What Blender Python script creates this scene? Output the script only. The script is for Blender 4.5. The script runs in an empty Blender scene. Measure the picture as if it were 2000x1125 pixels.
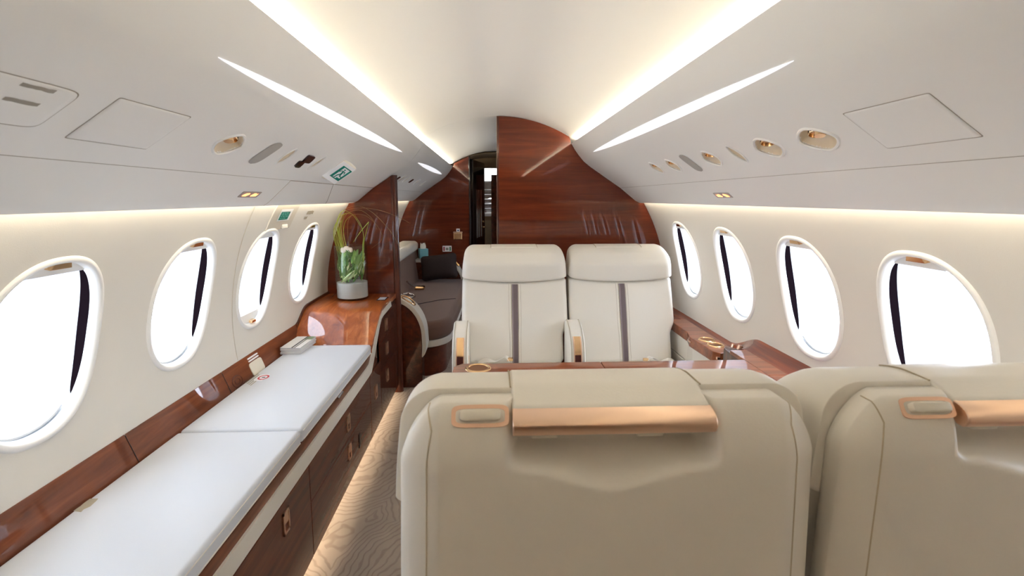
import bpy, bmesh, math, random
import numpy as np
from mathutils import Vector, Matrix
random.seed(7)
C = bpy.context.scene.collection
PI = math.pi
def R(a): return math.radians(a)
def L1(c):
    c /= 255.0
    return c/12.92 if c <= .04045 else ((c+.055)/1.055)**2.4
def S(r, g, b): return (L1(r), L1(g), L1(b), 1)

# ------------------------------------------------------------------ materials
def mat(name, col, rough=.5, metal=0, coat=0, coat_rough=.03, spec=.5, emis=None, es=0, bump=None, trans=0, ior=1.45, sheen=0):
    m = bpy.data.materials.new(name); m.use_nodes = True
    nt = m.node_tree; b = nt.nodes['Principled BSDF']
    b.inputs['Base Color'].default_value = col
    b.inputs['Roughness'].default_value = rough
    b.inputs['Metallic'].default_value = metal
    b.inputs['Coat Weight'].default_value = coat
    b.inputs['Coat Roughness'].default_value = coat_rough
    b.inputs['Specular IOR Level'].default_value = spec
    b.inputs['IOR'].default_value = ior
    b.inputs['Transmission Weight'].default_value = trans
    b.inputs['Sheen Weight'].default_value = sheen
    if emis:
        b.inputs['Emission Color'].default_value = emis
        b.inputs['Emission Strength'].default_value = es
    if bump:
        sc, st = bump
        tc = nt.nodes.new('ShaderNodeTexCoord'); n = nt.nodes.new('ShaderNodeTexNoise')
        n.inputs['Scale'].default_value = sc; n.inputs['Detail'].default_value = 4
        bp = nt.nodes.new('ShaderNodeBump'); bp.inputs['Strength'].default_value = st; bp.inputs['Distance'].default_value = .002
        nt.links.new(tc.outputs['Object'], n.inputs['Vector'])
        nt.links.new(n.outputs['Fac'], bp.inputs['Height'])
        nt.links.new(bp.outputs['Normal'], b.inputs['Normal'])
    return m

def wood(name, dark, mid, light, axis=0, stretch=14, rough=.22, coat=1.0, scale=5.5):
    m = mat(name, mid, .5, coat=coat, coat_rough=.015, spec=.15)
    nt = m.node_tree; b = nt.nodes['Principled BSDF']
    tc = nt.nodes.new('ShaderNodeTexCoord'); mp = nt.nodes.new('ShaderNodeMapping')
    sc = [stretch, stretch, stretch]; sc[axis] = 1.0
    mp.inputs['Scale'].default_value = sc
    n = nt.nodes.new('ShaderNodeTexNoise'); n.inputs['Scale'].default_value = scale*.35
    n.inputs['Detail'].default_value = 7; n.inputs['Roughness'].default_value = .62; n.inputs['Distortion'].default_value = .6
    cr = nt.nodes.new('ShaderNodeValToRGB')
    e = cr.color_ramp.elements
    e[0].position = .30; e[0].color = dark
    e[1].position = .74; e[1].color = light
    k = e.new(.52); k.color = mid
    nt.links.new(tc.outputs['Object'], mp.inputs['Vector']); nt.links.new(mp.outputs['Vector'], n.inputs['Vector'])
    nt.links.new(n.outputs['Fac'], cr.inputs['Fac']); nt.links.new(cr.outputs['Color'], b.inputs['Base Color'])
    return m

M = {}
M['wall'] = mat('cream_wall_leather', S(219, 215, 207), .55, bump=(420, .12))
M['bin'] = mat('warm_white_panel', S(233, 232, 229), .42)
M['ceil'] = mat('ceiling_lining', S(226, 225, 222), .6)
M['reveal'] = mat('window_reveal_greyed', S(196, 198, 200), .45, spec=.2)  # white plastic; shade put into its colour as grey against the glare
M['dish'] = mat('outlet_dish_shade_tan', S(214, 198, 172), .35)  # tan carries the shade and gold reflection of the hollow dishes
M['rim'] = mat('white_window_trim', S(240, 239, 236), .3)
M['slot'] = mat('dark_blind_slot', S(20, 13, 17), .9, spec=0)
M['seam'] = mat('seam_dark_beige', S(150, 141, 128), .7)  # dark beige of panel seams and gaps
M['seamw'] = mat('seam_pale', S(196, 188, 174), .6)
M['leather'] = mat('cream_leather', S(230, 225, 215), .42, bump=(260, .10))
M['leatherw'] = mat('off_white_leather', S(210, 213, 218), .42, bump=(260, .08))
M['band'] = mat('cream_leather_band', S(224, 219, 208), .5)
M['seam2'] = mat('soft_leather_seam', S(190, 176, 150), .7)
M['stitch'] = mat('leather_seam', S(166, 152, 126), .7)
M['stripe'] = mat('mauve_grey_strap', S(112, 98, 100), .6)
M['stripe2'] = mat('pale_mauve_edge', S(142, 128, 132), .6)
M['bulk'] = wood('mahogany_bulkhead', S(82, 32, 14), S(99, 40, 17), S(120, 53, 25), axis=0, coat=.75)
M['woody'] = wood('mahogany_lengthwise', S(84, 42, 23), S(112, 58, 33), S(140, 78, 46), axis=1)
M['woodc'] = wood('console_veneer', S(122, 56, 20), S(154, 78, 32), S(188, 108, 52), axis=1, stretch=9, scale=7)
M['woodr'] = wood('red_mahogany_ledge', S(82, 30, 15), S(116, 46, 22), S(150, 70, 36), axis=1)
M['woodt'] = wood('table_veneer', S(110, 58, 34), S(140, 78, 48), S(168, 100, 64), axis=0, coat=1)
M['woodd'] = wood('dark_cabinet_wood', S(66, 28, 14), S(90, 40, 20), S(114, 56, 29), axis=1, rough=.3)
M['edge'] = wood('dark_edge_wood', S(52, 22, 14), S(80, 36, 20), S(104, 50, 28), axis=2)
M['lacq'] = mat('black_brown_lacquer', S(30, 16, 13), .15, coat=1, coat_rough=.01)
M['gold'] = mat('brushed_rose_gold', S(238, 204, 178), .32, metal=1)
M['gold2'] = mat('polished_gold', S(236, 198, 152), .18, metal=1)
M['pgold'] = mat('satin_rose_gold_frame', S(232, 194, 168), .4, metal=.7)
M['brown'] = mat('brown_divan_fabric', S(116, 87, 73), .8, bump=(600, .2), sheen=.2)
M['pillow'] = mat('dark_brown_pillow', S(52, 38, 36), .75, bump=(500, .2))
M['white'] = mat('white_plastic', S(240, 240, 242), .4)
M['cplas'] = mat('cream_plastic', S(226, 220, 206), .4)
M['grey'] = mat('grey_speaker_mesh', S(166, 162, 156), .7, bump=(1500, .4))
M['signg'] = mat('grey_sign_lens', S(150, 142, 138), .3)
M['green'] = mat('exit_green', S(0, 122, 104), .5)
M['red'] = mat('red_ring', S(200, 30, 45), .5)
M['dark'] = mat('black_plastic', S(26, 20, 20), .4)
M['switch'] = mat('brown_switch', S(52, 22, 14), .25, coat=.5)
M['smudge'] = mat('faded_grey_print', S(168, 158, 138), .7)
M['smudge2'] = mat('grey_print', S(150, 144, 134), .7)
M['orange'] = mat('lit_sign_icon', S(255, 170, 120), .5, emis=S(255, 150, 90), es=1.6)
M['lens'] = mat('lit_white_lens', S(200, 200, 206), .4, emis=(.96, .96, 1, 1), es=.45)
M['cove'] = mat('warm_led_strip', S(255, 246, 226), .5, emis=S(255, 246, 226), es=28)
M['cove_aft'] = mat('warm_led_strip_rear', S(255, 246, 226), .5, emis=S(255, 246, 226), es=42)
M['cove2'] = mat('warm_led_strip_low', S(255, 246, 226), .5, emis=S(255, 244, 222), es=11)
M['toe'] = mat('amber_toe_led', S(255, 220, 170), .5, emis=S(255, 232, 200), es=8)
M['sand'] = mat('pale_grey_sand', S(196, 192, 192), .95, bump=(300, .9))
M['pages'] = mat('magazine_pages', S(206, 206, 212), .6)
M['cover'] = mat('white_magazine_cover', S(236, 236, 234), .4)
M['gcov'] = mat('olive_cover_stripe', S(96, 100, 84), .4)
M['blue'] = mat('pale_blue_card', S(122, 184, 196), .6)
M['tissue'] = mat('tissue_paper', S(236, 234, 224), .8)
M['chrome'] = mat('chrome', S(220, 220, 225), .08, metal=1)
M['leaf'] = mat('leaf_green', S(112, 148, 62), .4)
M['leafd'] = mat('deep_leaf_green', S(78, 114, 48), .4)
M['leafp'] = mat('pale_leaf', S(206, 214, 162), .4)
M['grass'] = mat('bear_grass', S(158, 172, 62), .45)
M['grassb'] = mat('dry_grass', S(150, 106, 56), .5)
M['bud'] = mat('pale_pink_petal', S(232, 214, 206), .6)
M['hand'] = mat('warm_white_lamp', S(255, 255, 255), .4, emis=(1, 1, 1, 1), es=14)
M['cabin'] = mat('beige_cabinet', S(158, 140, 114), .5)

def glass_mat(name, tint, gloss):
    m = bpy.data.materials.new(name); m.use_nodes = True; nt = m.node_tree; nt.nodes.clear()
    o = nt.nodes.new('ShaderNodeOutputMaterial'); mx = nt.nodes.new('ShaderNodeMixShader')
    t = nt.nodes.new('ShaderNodeBsdfTransparent'); g = nt.nodes.new('ShaderNodeBsdfGlossy')
    lw = nt.nodes.new('ShaderNodeLayerWeight'); lw.inputs['Blend'].default_value = .5
    pw_ = nt.nodes.new('ShaderNodeMath'); pw_.operation = 'POWER'; pw_.inputs[1].default_value = 5
    f = nt.nodes.new('ShaderNodeMath'); f.operation = 'MULTIPLY_ADD'; f.inputs[1].default_value = gloss; f.inputs[2].default_value = .035
    nt.links.new(lw.outputs['Facing'], pw_.inputs[0]); nt.links.new(pw_.outputs[0], f.inputs[0])
    t.inputs['Color'].default_value = tint; g.inputs['Roughness'].default_value = .02
    nt.links.new(f.outputs[0], mx.inputs[0]); nt.links.new(t.outputs[0], mx.inputs[1]); nt.links.new(g.outputs[0], mx.inputs[2])
    nt.links.new(mx.outputs[0], o.inputs[0])
    return m
M['pane'] = glass_mat('window_glass', (.98, .99, 1, 1), .15)
M['vase'] = glass_mat('clear_vase_glass', (.95, .97, .95, 1), .6)

def carpet_mat():
    m = mat('swirl_carpet', S(186, 168, 148), .9); nt = m.node_tree; b = nt.nodes['Principled BSDF']
    tc = nt.nodes.new('ShaderNodeTexCoord')
    mp = nt.nodes.new('ShaderNodeMapping'); mp.inputs['Scale'].default_value = (1, .75, 1)
    v = nt.nodes.new('ShaderNodeTexVoronoi'); v.inputs['Scale'].default_value = 2.7; v.inputs['Randomness'].default_value = 1.0
    nz = nt.nodes.new('ShaderNodeTexNoise'); nz.inputs['Scale'].default_value = 7
    ma = nt.nodes.new('ShaderNodeMath'); ma.operation = 'MULTIPLY_ADD'; ma.inputs[1].default_value = .22
    mu = nt.nodes.new('ShaderNodeMath'); mu.operation = 'MULTIPLY'; mu.inputs[1].default_value = 125
    si = nt.nodes.new('ShaderNodeMath'); si.operation = 'SINE'
    mr = nt.nodes.new('ShaderNodeMapRange'); mr.inputs[1].default_value = .3; mr.inputs[2].default_value = 1
    mr.inputs[3].default_value = 1; mr.inputs[4].default_value = 0
    mx = nt.nodes.new('ShaderNodeMixRGB'); mx.inputs[1].default_value = S(172, 158, 144); mx.inputs[2].default_value = S(192, 179, 165)
    bp = nt.nodes.new('ShaderNodeBump'); bp.inputs['Strength'].default_value = .35; bp.inputs['Distance'].default_value = .004
    fz = nt.nodes.new('ShaderNodeTexNoise'); fz.inputs['Scale'].default_value = 9
    m2 = nt.nodes.new('ShaderNodeMixRGB'); m2.blend_type = 'MULTIPLY'; m2.inputs[0].default_value = .25
    ln = nt.links.new
    ln(tc.outputs['Object'], mp.inputs[0]); ln(mp.outputs[0], v.inputs['Vector']); ln(tc.outputs['Object'], nz.inputs['Vector'])
    ln(nz.outputs['Fac'], ma.inputs[0]); ln(v.outputs['Distance'], ma.inputs[2]); ln(ma.outputs[0], mu.inputs[0]); ln(mu.outputs[0], si.inputs[0])
    ln(si.outputs[0], mr.inputs[0]); ln(mr.outputs[0], mx.inputs[0]); ln(tc.outputs['Object'], fz.inputs['Vector'])
    ln(mx.outputs[0], m2.inputs[1]); ln(fz.outputs['Fac'], m2.inputs[2]); ln(m2.outputs[0], b.inputs['Base Color'])
    ln(mr.outputs[0], bp.inputs['Height']); ln(bp.outputs[0], b.inputs['Normal'])
    return m
M['carpet'] = carpet_mat()

# ------------------------------------------------------------------ helpers
def obj(name, verts, faces, material, parent=None, smooth=True, angle=40):
    me = bpy.data.meshes.new(name)
    me.from_pydata([tuple(map(float, v)) for v in verts], [], faces)
    bm = bmesh.new(); bm.from_mesh(me)
    bmesh.ops.remove_doubles(bm, verts=bm.verts, dist=1e-6)
    bmesh.ops.recalc_face_normals(bm, faces=bm.faces)
    bm.to_mesh(me); bm.free()
    for m in (material if isinstance(material, (list, tuple)) else [material]): me.materials.append(m)
    o = bpy.data.objects.new(name, me); C.objects.link(o)
    if parent: o.parent = parent
    if smooth:
        me.polygons.foreach_set('use_smooth', [True]*len(me.polygons))
        try: me.set_sharp_from_angle(angle=R(angle))
        except Exception: pass
    return o
def thing(name, label, cat, loc=(0, 0, 0), group=None):
    o = bpy.data.objects.new(name, None); C.objects.link(o); o.location = loc
    o.empty_display_size = .05
    o['label'] = label; o['category'] = cat
    if group: o['group'] = group
    return o
def tag(o, label, cat, group=None):
    o['label'] = label; o['category'] = cat
    if group: o['group'] = group
    return o
def struct(o): o['kind'] = 'structure'; return o
def lab(o, l): o['label'] = l; return o

class MB:
    def __init__(s): s.v = []; s.f = []
    def add(s, v, f):
        n = len(s.v); s.v += [tuple(p) for p in v]; s.f += [tuple(i+n for i in q) for q in f]; return s
    def box(s, x0, x1, y0, y1, z0, z1):
        v = [(x, y, z) for z in (z0, z1) for y in (y0, y1) for x in (x0, x1)]
        return s.add(v, [(0, 2, 3, 1), (4, 5, 7, 6), (0, 1, 5, 4), (2, 6, 7, 3), (0, 4, 6, 2), (1, 3, 7, 5)])
    def loft(s, rings, closed=True, cap=True):
        n = len(rings[0]); v = [p for r in rings for p in r]; f = []
        for i in range(len(rings)-1):
            for j in range(n if closed else n-1):
                a = i*n+j; b = i*n+(j+1) % n
                f.append((a, b, b+n, a+n))
        if cap and closed:
            f.append(tuple(range(n))[::-1]); f.append(tuple(range((len(rings)-1)*n, len(rings)*n)))
        return s.add(v, f)
    def tube(s, pts, r, n=8, cap=True):
        pts = [Vector(p) for p in pts]; rings = []
        up = None
        for i, p in enumerate(pts):
            t = (pts[min(i+1, len(pts)-1)]-pts[max(i-1, 0)]).normalized()
            if up is None:
                up = Vector((0, 0, 1)) if abs(t.z) < .9 else Vector((1, 0, 0))
            a = t.cross(up)
            if a.length < 1e-6: a = t.orthogonal()
            a.normalize(); b = t.cross(a).normalized(); up = -b if (-b).dot(up) > 0 else b
            rr = r[i] if isinstance(r, (list, tuple)) else r
            rings.append([p+a*rr*math.cos(2*PI*k/n)+up*rr*math.sin(2*PI*k/n) for k in range(n)])
        return s.loft(rings, True, cap)
    def lathe(s, prof, cx, cy, n=40):
        rings = [[(cx+r*math.cos(2*PI*k/n), cy+r*math.sin(2*PI*k/n), z) for k in range(n)] for r, z in prof]
        return s.loft(rings, True, False)
    def grid(s, P):
        h = len(P); w = len(P[0]); v = [p for r in P for p in r]
        return s.add(v, [(i*w+j, i*w+j+1, (i+1)*w+j+1, (i+1)*w+j) for i in range(h-1) for j in range(w-1)])
    def prism(s, poly, axis, a0, a1):
        """poly: 2-D points in the two other axes, extruded along axis"""
        def P(u, w, a):
            return (a, u, w) if axis == 0 else (u, a, w) if axis == 1 else (u, w, a)
        n = len(poly)
        v = [P(u, w, a0) for u, w in poly]+[P(u, w, a1) for u, w in poly]
        f = [(i, (i+1) % n, n+(i+1) % n, n+i) for i in range(n)]+[tuple(range(n))[::-1], tuple(range(n, 2*n))]
        return s.add(v, f)
    def obj(s, name, material, parent=None, smooth=True, angle=40, bevel=0, seg=2):
        o = obj(name, s.v, s.f, material, parent, smooth, angle)
        if bevel:
            b = o.modifiers.new('bevel', 'BEVEL'); b.width = bevel; b.segments = seg; b.limit_method = 'ANGLE'; b.angle_limit = R(35)
        return o

def rbox(c, h, r, n=(8, 8, 8), k=5, fn=None, p_=2.0):
    """box with every edge rounded over; fn bends the finished (N,3) array; returns verts, faces, mapper"""
    h = np.array(h, float); c = np.array(c, float)
    r = list(r) if hasattr(r, '__len__') else [r]*3
    rn = np.minimum(np.array([q[0] if hasattr(q, '__len__') else q for q in r], float), h*.999)
    rp = np.minimum(np.array([q[1] if hasattr(q, '__len__') else q for q in r], float), h*.999)
    ax = []
    for i in range(3):
        z = [h[i]-rp[i]+rp[i]*math.tan(t*PI/4/k) for t in range(1, k+1)]
        zn = [h[i]-rn[i]+rn[i]*math.tan(t*PI/4/k) for t in range(1, k+1)]
        mid = list(np.linspace(-(h[i]-rn[i]), h[i]-rp[i], n[i]+1))
        ax.append([-q for q in zn[::-1]]+mid+z)
    def mp(P):
        P = np.atleast_2d(np.array(P, float))
        inn = np.clip(P, -(h-rn), h-rp); r_ = np.where(P < inn, rn, rp); d = (P-inn)/r_
        L = (np.abs(d)**p_).sum(1, keepdims=True)**(1/p_); L[L < 1e-9] = 1
        Q = inn+d/L*r_+c
        return fn(Q) if fn else Q
    idx = {}; V = []; F = []
    def vid(p):
        key = tuple(round(q, 6) for q in p)
        if key not in idx: idx[key] = len(V); V.append(p)
        return idx[key]
    for a in range(3):
        b, d = (a+1) % 3, (a+2) % 3
        for sg in (-1, 1):
            ids = []
            for u in ax[b]:
                row = []
                for w in ax[d]:
                    p = [0, 0, 0]; p[a] = sg*h[a]; p[b] = u; p[d] = w
                    row.append(vid(p))
                ids.append(row)
            for i in range(len(ids)-1):
                for j in range(len(ids[0])-1):
                    q = (ids[i][j], ids[i+1][j], ids[i+1][j+1], ids[i][j+1])
                    F.append(q if sg > 0 else q[::-1])
    return mp(V), F, mp
def cushion(name, c, h, r, material, parent=None, n=(8, 8, 8), k=5, fn=None):
    v, f, mp = rbox(c, h, r, n, k, fn)
    return obj(name, v, f, material, parent, True, 60)
def ss(a, b, x):
    t = np.clip((x-a)/(b-a), 0, 1); return t*t*(3-2*t)

# ------------------------------------------------------------------ cabin section
RW, ZC = 1.133, .70                       # fuselage lining radius and centre height
YF, YA, YR = -2.2, 3.22, 5.58             # front end, mid bulkhead, rear bulkhead
PR = [(.477, 1.673), (.500, 1.634), (.527, 1.597), (.560, 1.559), (.605, 1.523), (.659, 1.487), (.733, 1.437), (.808, 1.387), (.862, 1.343), (.911, 1.303), (.935, 1.290)]
SL = [0]
for a, b in zip(PR, PR[1:]): SL.append(SL[-1]+math.dist(a, b))
def prof(s):
    s = min(max(s, 0), SL[-1])
    x = float(np.interp(s, SL, [p[0] for p in PR])); z = float(np.interp(s, SL, [p[1] for p in PR]))
    return x, z
def proft(s):
    a, b = prof(s-.02), prof(s+.02); d = math.dist(a, b); return (b[0]-a[0])/d, (b[1]-a[1])/d
def B(side, y, s, h=0):
    """point on the overhead panel: side -1/+1, station y, distance s down from the lip, h off the surface"""
    x, z = prof(s); tx, tz = proft(s); nx, nz = tz, -tx
    return Vector((side*(x+nx*h), y, z+nz*h))
def W(side, y, th, h=0):
    """point on the side wall at angle th (degrees) above the cabin's widest line, h into the cabin"""
    r = RW-h; return Vector((side*r*math.cos(R(th)), y, ZC+r*math.sin(R(th))))

# floor
fl = MB().box(-1.02, 1.02, YF-.1, 7.6, -.03, 0).obj('floor', M['carpet'], smooth=False); struct(fl)

# side walls with oval openings
WT0, WT1 = 1.9, 25.3                       # window bottom / top on the wall arc
WC = (WT0+WT1)/2; WHT = (WT1-WT0)/2; WHW = .168
PITCH = .5425
RC = [2.771, 2.223, 1.683, 1.185, .645]; RAFT = [3.85, 4.40, 4.95]; LC = [2.741, 2.210, 1.677, 1.150, .615]
def oval(a, ex=2.35):
    c, s = math.cos(a), math.sin(a)
    return math.copysign(abs(c)**(2/ex), c), math.copysign(abs(s)**(2/ex), s)
NA = 96
def wall_mesh(side, centres, y0, y1):
    mb = MB(); TB0, TB1 = -8, 33.5
    cs = sorted(centres)
    def edges(c):
        i = cs.index(c); lo_ = (cs[i-1]+c)/2 if i and c-cs[i-1] < .7 else c-.27; hi_ = (cs[i+1]+c)/2 if i+1 < len(cs) and cs[i+1]-c < .7 else c+.27
        return lo_, hi_
    def patch(ya, yb, ta, tb, ny=1, nt=10):
        if (ta, tb) == (TB0, TB1):          # same stations as the bay edges, so that no crack is left between them
            ts = [TB0]+[WC+math.tan(2*PI*k/NA)*(TB1-WC if k > 0 else WC-TB0) for k in range(-NA//8, NA//8+1)]+[TB1]
        else: ts = [ta+(tb-ta)*j/nt for j in range(nt+1)]
        P = [[W(side, ya+(yb-ya)*i/ny, t) for t in ts] for i in range(ny+1)]
        mb.grid(P)
    for c in centres:
        rings = []; elo, ehi = edges(c)
        hh0, hh1 = WC-TB0, TB1-WC
        for q in range(7):
            ring = []
            for k in range(NA):
                a = 2*PI*k/NA; ox, oy = oval(a)
                ca, sa = math.cos(a), math.sin(a)
                lim = hh1 if sa > 0 else hh0
                m = max(abs(ca), abs(sa)); bx, by = ca/m, sa/m
                t = q/6
                yy = (1-t)*ox*(WHW-.012)+t*bx*((ehi-c) if bx > 0 else (c-elo))
                tt = (1-t)*oy*(WHT-.55)+t*by*lim
                ring.append(W(side, c+yy, WC+tt))
            rings.append(ring)
        mb.loft(rings, True, False)
    at = y0
    for c in cs:
        elo, ehi = edges(c)
        if elo-at > .001: patch(at, elo, TB0, TB1)
        at = ehi
    patch(at, y1, TB0, TB1)
    patch(y0, y1, -52, TB0, 1, 12)
    # behind the overhead panels up to the crown
    P = [[W(side, yy, th, -.14*ss(33.5, 44, th)) for th in np.linspace(TB1, 90.5, 20)] for yy in (y0, y1)]
    mb.grid(P)
    return mb
AFTC = [3.85, 4.40]  # unseen rear windows on both sides, put in to light the divan
struct(wall_mesh(-1, LC+AFTC, YF, 7.5).obj('wall_left', M['wall']))
struct(wall_mesh(1, RC+RAFT, YF, 7.5).obj('wall_right', M['wall']))
struct(MB().box(-1.3, 1.3, YF-.06, YF, -.05, 2.05).obj('wall_front', M['bulk'], smooth=False))
struct(MB().box(-1.3, 1.3, 7.5, 7.56, -.05, 2.05).obj('wall_end', M['lacq'], smooth=False))

# windows
def window(n, side, c):
    rt = bpy.data.objects.new('window_%d' % n, None); C.objects.link(rt); rt.location = W(side, c, WC); struct(rt)
    off = Vector(rt.location)
    nrm = Vector((side*math.cos(R(WC)), 0, math.sin(R(WC))))
    def ringpt(a, hw, ht, d, h=0):
        ox, oy = oval(a)
        return W(side, c+ox*hw, WC+oy*ht, h)+nrm*d-off
    A = [2*PI*k/NA for k in range(NA)]
    def RG(hw, ht, d, h=0): return [ringpt(a, hw, ht, d, h) for a in A]
    dg = math.degrees(1/RW)
    def G(e, d, h=0): return RG(WHW+e, WHT+e*dg, d, h)
    rim = MB().loft([G(.004, 0, -.001), G(.001, 0, .004), G(-.006, 0, .0065), G(-.012, 0, .0045), G(-.017, .007, 0), G(-.018, .016, 0), G(-.014, .021, 0)], True, False)
    rim.obj('window_frame', M['rim'], rt, angle=80)
    # deep white reveal narrowing to the pane, slightly wider than the frame lip
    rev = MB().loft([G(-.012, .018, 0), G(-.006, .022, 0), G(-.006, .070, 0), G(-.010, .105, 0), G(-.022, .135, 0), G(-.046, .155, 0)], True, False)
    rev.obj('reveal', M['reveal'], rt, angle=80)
    MB().add(G(-.044, .1545, 0), [tuple(range(NA))]).obj('pane', M['pane'], rt, smooth=False)
    # dark blind channel on each side, a crescent that tapers up and down
    for sg, nm in ((1, 'blind_slot'), (-1, 'blind_slot')):
        r0 = []; r1 = []; rm = []
        for q in range(33):
            t = q/32; a = R(-46+112*t); w = (math.sin(PI*min(max(t, .0), 1))**.55)
            if sg < 0: a = PI-a
            e = -.0085
            r0.append(ringpt(a, WHW+e, WHT+e*dg, .0205, 0))
            r1.append(ringpt(a, WHW+e-.001, WHT+(e-.001)*dg, .0205+.029*w+.001, 0))
        MB().grid([r0, r1]).obj(nm, M['slot'], rt)
    # gold pull at the head of the window and the blind's white hem at the foot
    def slab(a0, a1, e, d0, d1, th, m, nm):
        g = MB(); rows = []
        for q in range(9):
            a = a0+(a1-a0)*q/8; t = abs(q/8-.5)*2
            dd0 = d0; dd1 = d1-(d1-d0)*.25*(t > .9)
            rows.append([ringpt(a, WHW+e, WHT+e*dg, dd0), ringpt(a, WHW+e, WHT+e*dg, dd1), ringpt(a, WHW+e-th, WHT+(e-th)*dg, dd1), ringpt(a, WHW+e-th, WHT+(e-th)*dg, dd0)])
        g.loft(rows, True, True); return g.obj(nm, m, rt)
    def chordcap(lo, hi, d0, d1, m, nm):
        """flat piece filling the oval between two heights (fractions of the half height)"""
        out = []
        for dd in (d0, d1):
            ring = []
            for q in range(13):
                v = lo+(hi-lo)*q/12; u = (1-min(abs(v), 1)**2.35)**(1/2.35)*(WHW-.016)
                ring.append((u, v))
            pts = ring+[(-u, v) for u, v in ring[::-1]]
            out.append([W(side, c+u, WC+v*(WHT-.016*dg))+nrm*dd-off for u, v in pts])
        return MB().loft(out, True, True).obj(nm, m, rt, angle=30)
    hdr = chordcap(.855, 1, .012, .026, M['rim'], 'blind_header')
    lo_pull = (side < 0 and abs(c-2.21) < .01)
    pv = -.88 if lo_pull else .915
    if lo_pull: chordcap(-1, -.80, .022, .032, M['rim'], 'blind_foot')
    P = []
    for dd, k in ((.014, .86), (-.003, 1.0), (.0125, 1.0)):
        P.append([W(side, c+k*u*(.020 if lo_pull else .029), WC+(pv+k*v*(.026 if lo_pull else .042))*WHT)+nrm*dd-off for u, v in ((-1, -.9), (-.75, 1), (.75, 1), (1, -.9))])
    MB().loft([P[2], P[1]], True, True).obj('blind_pull', M['gold2'], rt, smooth=False, bevel=.0015)
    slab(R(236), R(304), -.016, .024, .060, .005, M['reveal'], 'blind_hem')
    return rt
wn = 0
for c in RC+RAFT: wn += 1; window(wn, 1, c)
for c in LC+AFTC: wn += 1; w_ = window(wn, -1, c)

# ceiling: two arched panels meeting in a lapped seam at the mid bulkhead
def arch(r, zc, y0, y1, name, m):
    pts = []
    xs = np.linspace(-.48, .48, 49)
    base = [(x, zc+math.sqrt(r*r-x*x)) for x in xs]
    z0 = base[0][1]
    out = [(-.66, z0-.028), (-.60, z0-.022), (-.54, z0-.012)]+base+[(.54, z0-.012), (.60, z0-.022), (.66, z0-.028)]
    rows = [[(x, y, z) for x, z in out] for y in np.linspace(y0, y1, 13)]
    top = [[(x, y, z+.012) for x, z in out] for y in (y0, y1)]
    mb = MB().grid(rows)
    mb.grid([[(x, y0, z) for x, z in out], [(x, y0, z+.02) for x, z in out]])
    return struct(mb.obj(name, m, angle=50))
arch(.90, .945, YF, YA+.006, 'ceiling', M['ceil'])
arch(.90, .9446, YA, YR, 'ceiling_aft', M['ceil'])

# overhead panels (dished for the air outlets)
GASP_R = [(2.213, .319, .046), (2.016, .322, .046), (1.664, .321, .050), (1.316, .320, .055), (1.118, .322, .060)]
LEAF_R = [(1.488, .321, .020)]
GASP_L = [(1.288, .321, .056)]
LEAF_L = [(1.635, .321, .022), (1.914, .322, .018)]
AFTL = [(3.72, .310, .035), (3.98, .312, .030), (4.5, .312, .035), (4.95, .312, .03)]
HS = .041
def boat(dy, ds, hw):
    u = np.abs(dy)/hw; v = np.abs(ds)/HS
    return (u**1.55+v**1.55)**(1/1.55)
def bin_mesh(side, y0, y1, dishes, fine):
    ys = sorted(set([y0, y1]+[round(float(q), 4) for cy, cs, hw in dishes for q in np.linspace(cy-hw-.006, cy+hw+.006, int(2*hw/.0022)+2)]+list(np.linspace(y0, y1, 40))))
    sv = sorted(set(list(np.round(np.arange(0, .27, .009), 4))+list(np.round(np.arange(.27, .375, .0022), 4))+list(np.round(np.arange(.375, SL[-1], .009), 4))+[SL[-1]]))
    rows = []
    for y in ys:
        row = []
        for s in sv:
            h = 0
            for (cy, cs, hw) in dishes:
                if abs(y-cy) < hw and abs(s-cs) < HS:
                    rr = boat(y-cy, s-cs, hw)
                    if rr < 1: h -= .80*min(hw, .04)*(1-rr**2.6)
            row.append(B(side, y, s, h))
        rows.append(row)
    mb = MB().grid(rows); mb.dish = set()
    back = [(.935, 1.290), (.925, 1.302), (.905, 1.335), (.84, 1.44), (.72, 1.55), (.60, 1.625), (.53, 1.642), (.500, 1.654), (.485, 1.672), (.477, 1.673)]
    mb.grid([[(side*x, y, z) for x, z in back] for y in (y0, y1)])
    return mb
def overhead(side, y0, y1, dishes, fine, label):
    t = thing('overhead_panel', label, 'overhead panel', (side*.7, (y0+y1)/2, 1.4))
    def rel(mb): mb.v = [tuple(Vector(p)-t.location) for p in mb.v]; return mb
    po = rel(bin_mesh(side, y0, y1, dishes, fine)).obj('panel_shell', [M['bin'], M['dish']], t, angle=35)
    for p in po.data.polygons:                                      # shade and gold reflection painted tan inside each dish
        c = p.center+t.location
        for (cy, cs, hw) in dishes:
            if abs(c.y-cy) < hw and (c-B(side, cy, cs)).length < .08 and p.area < 1e-4:
                k = min(range(41), key=lambda q: (c-B(side, c.y, cs-HS+2*HS*q/40)).length)
                if boat(c.y-cy, -HS+2*HS*k/40, hw) < .97: p.material_index = 1
    ys = np.linspace(y0, y1, 30)
    rel(MB().tube([B(side, y, SL[7], -.0004) for y in (y0+.002, y1-.002)], .0011, 6)).obj('crease_seam', M['seam'], t)
    return t
bl = overhead(-1, YF, YA-.004, GASP_L+LEAF_L, (1.2, 2.0), 'long white overhead panel above the left windows, carrying the exit sign')
br = overhead(1, YF, YA-.002, GASP_R+LEAF_R, (1.0, 2.3), 'long white overhead panel above the right windows, with five air outlets')
ba = overhead(-1, YA+.006, YR-.004, [], (3.6, 3.6), 'short white overhead panel of the rear cabin, beyond the left partition')

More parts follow.
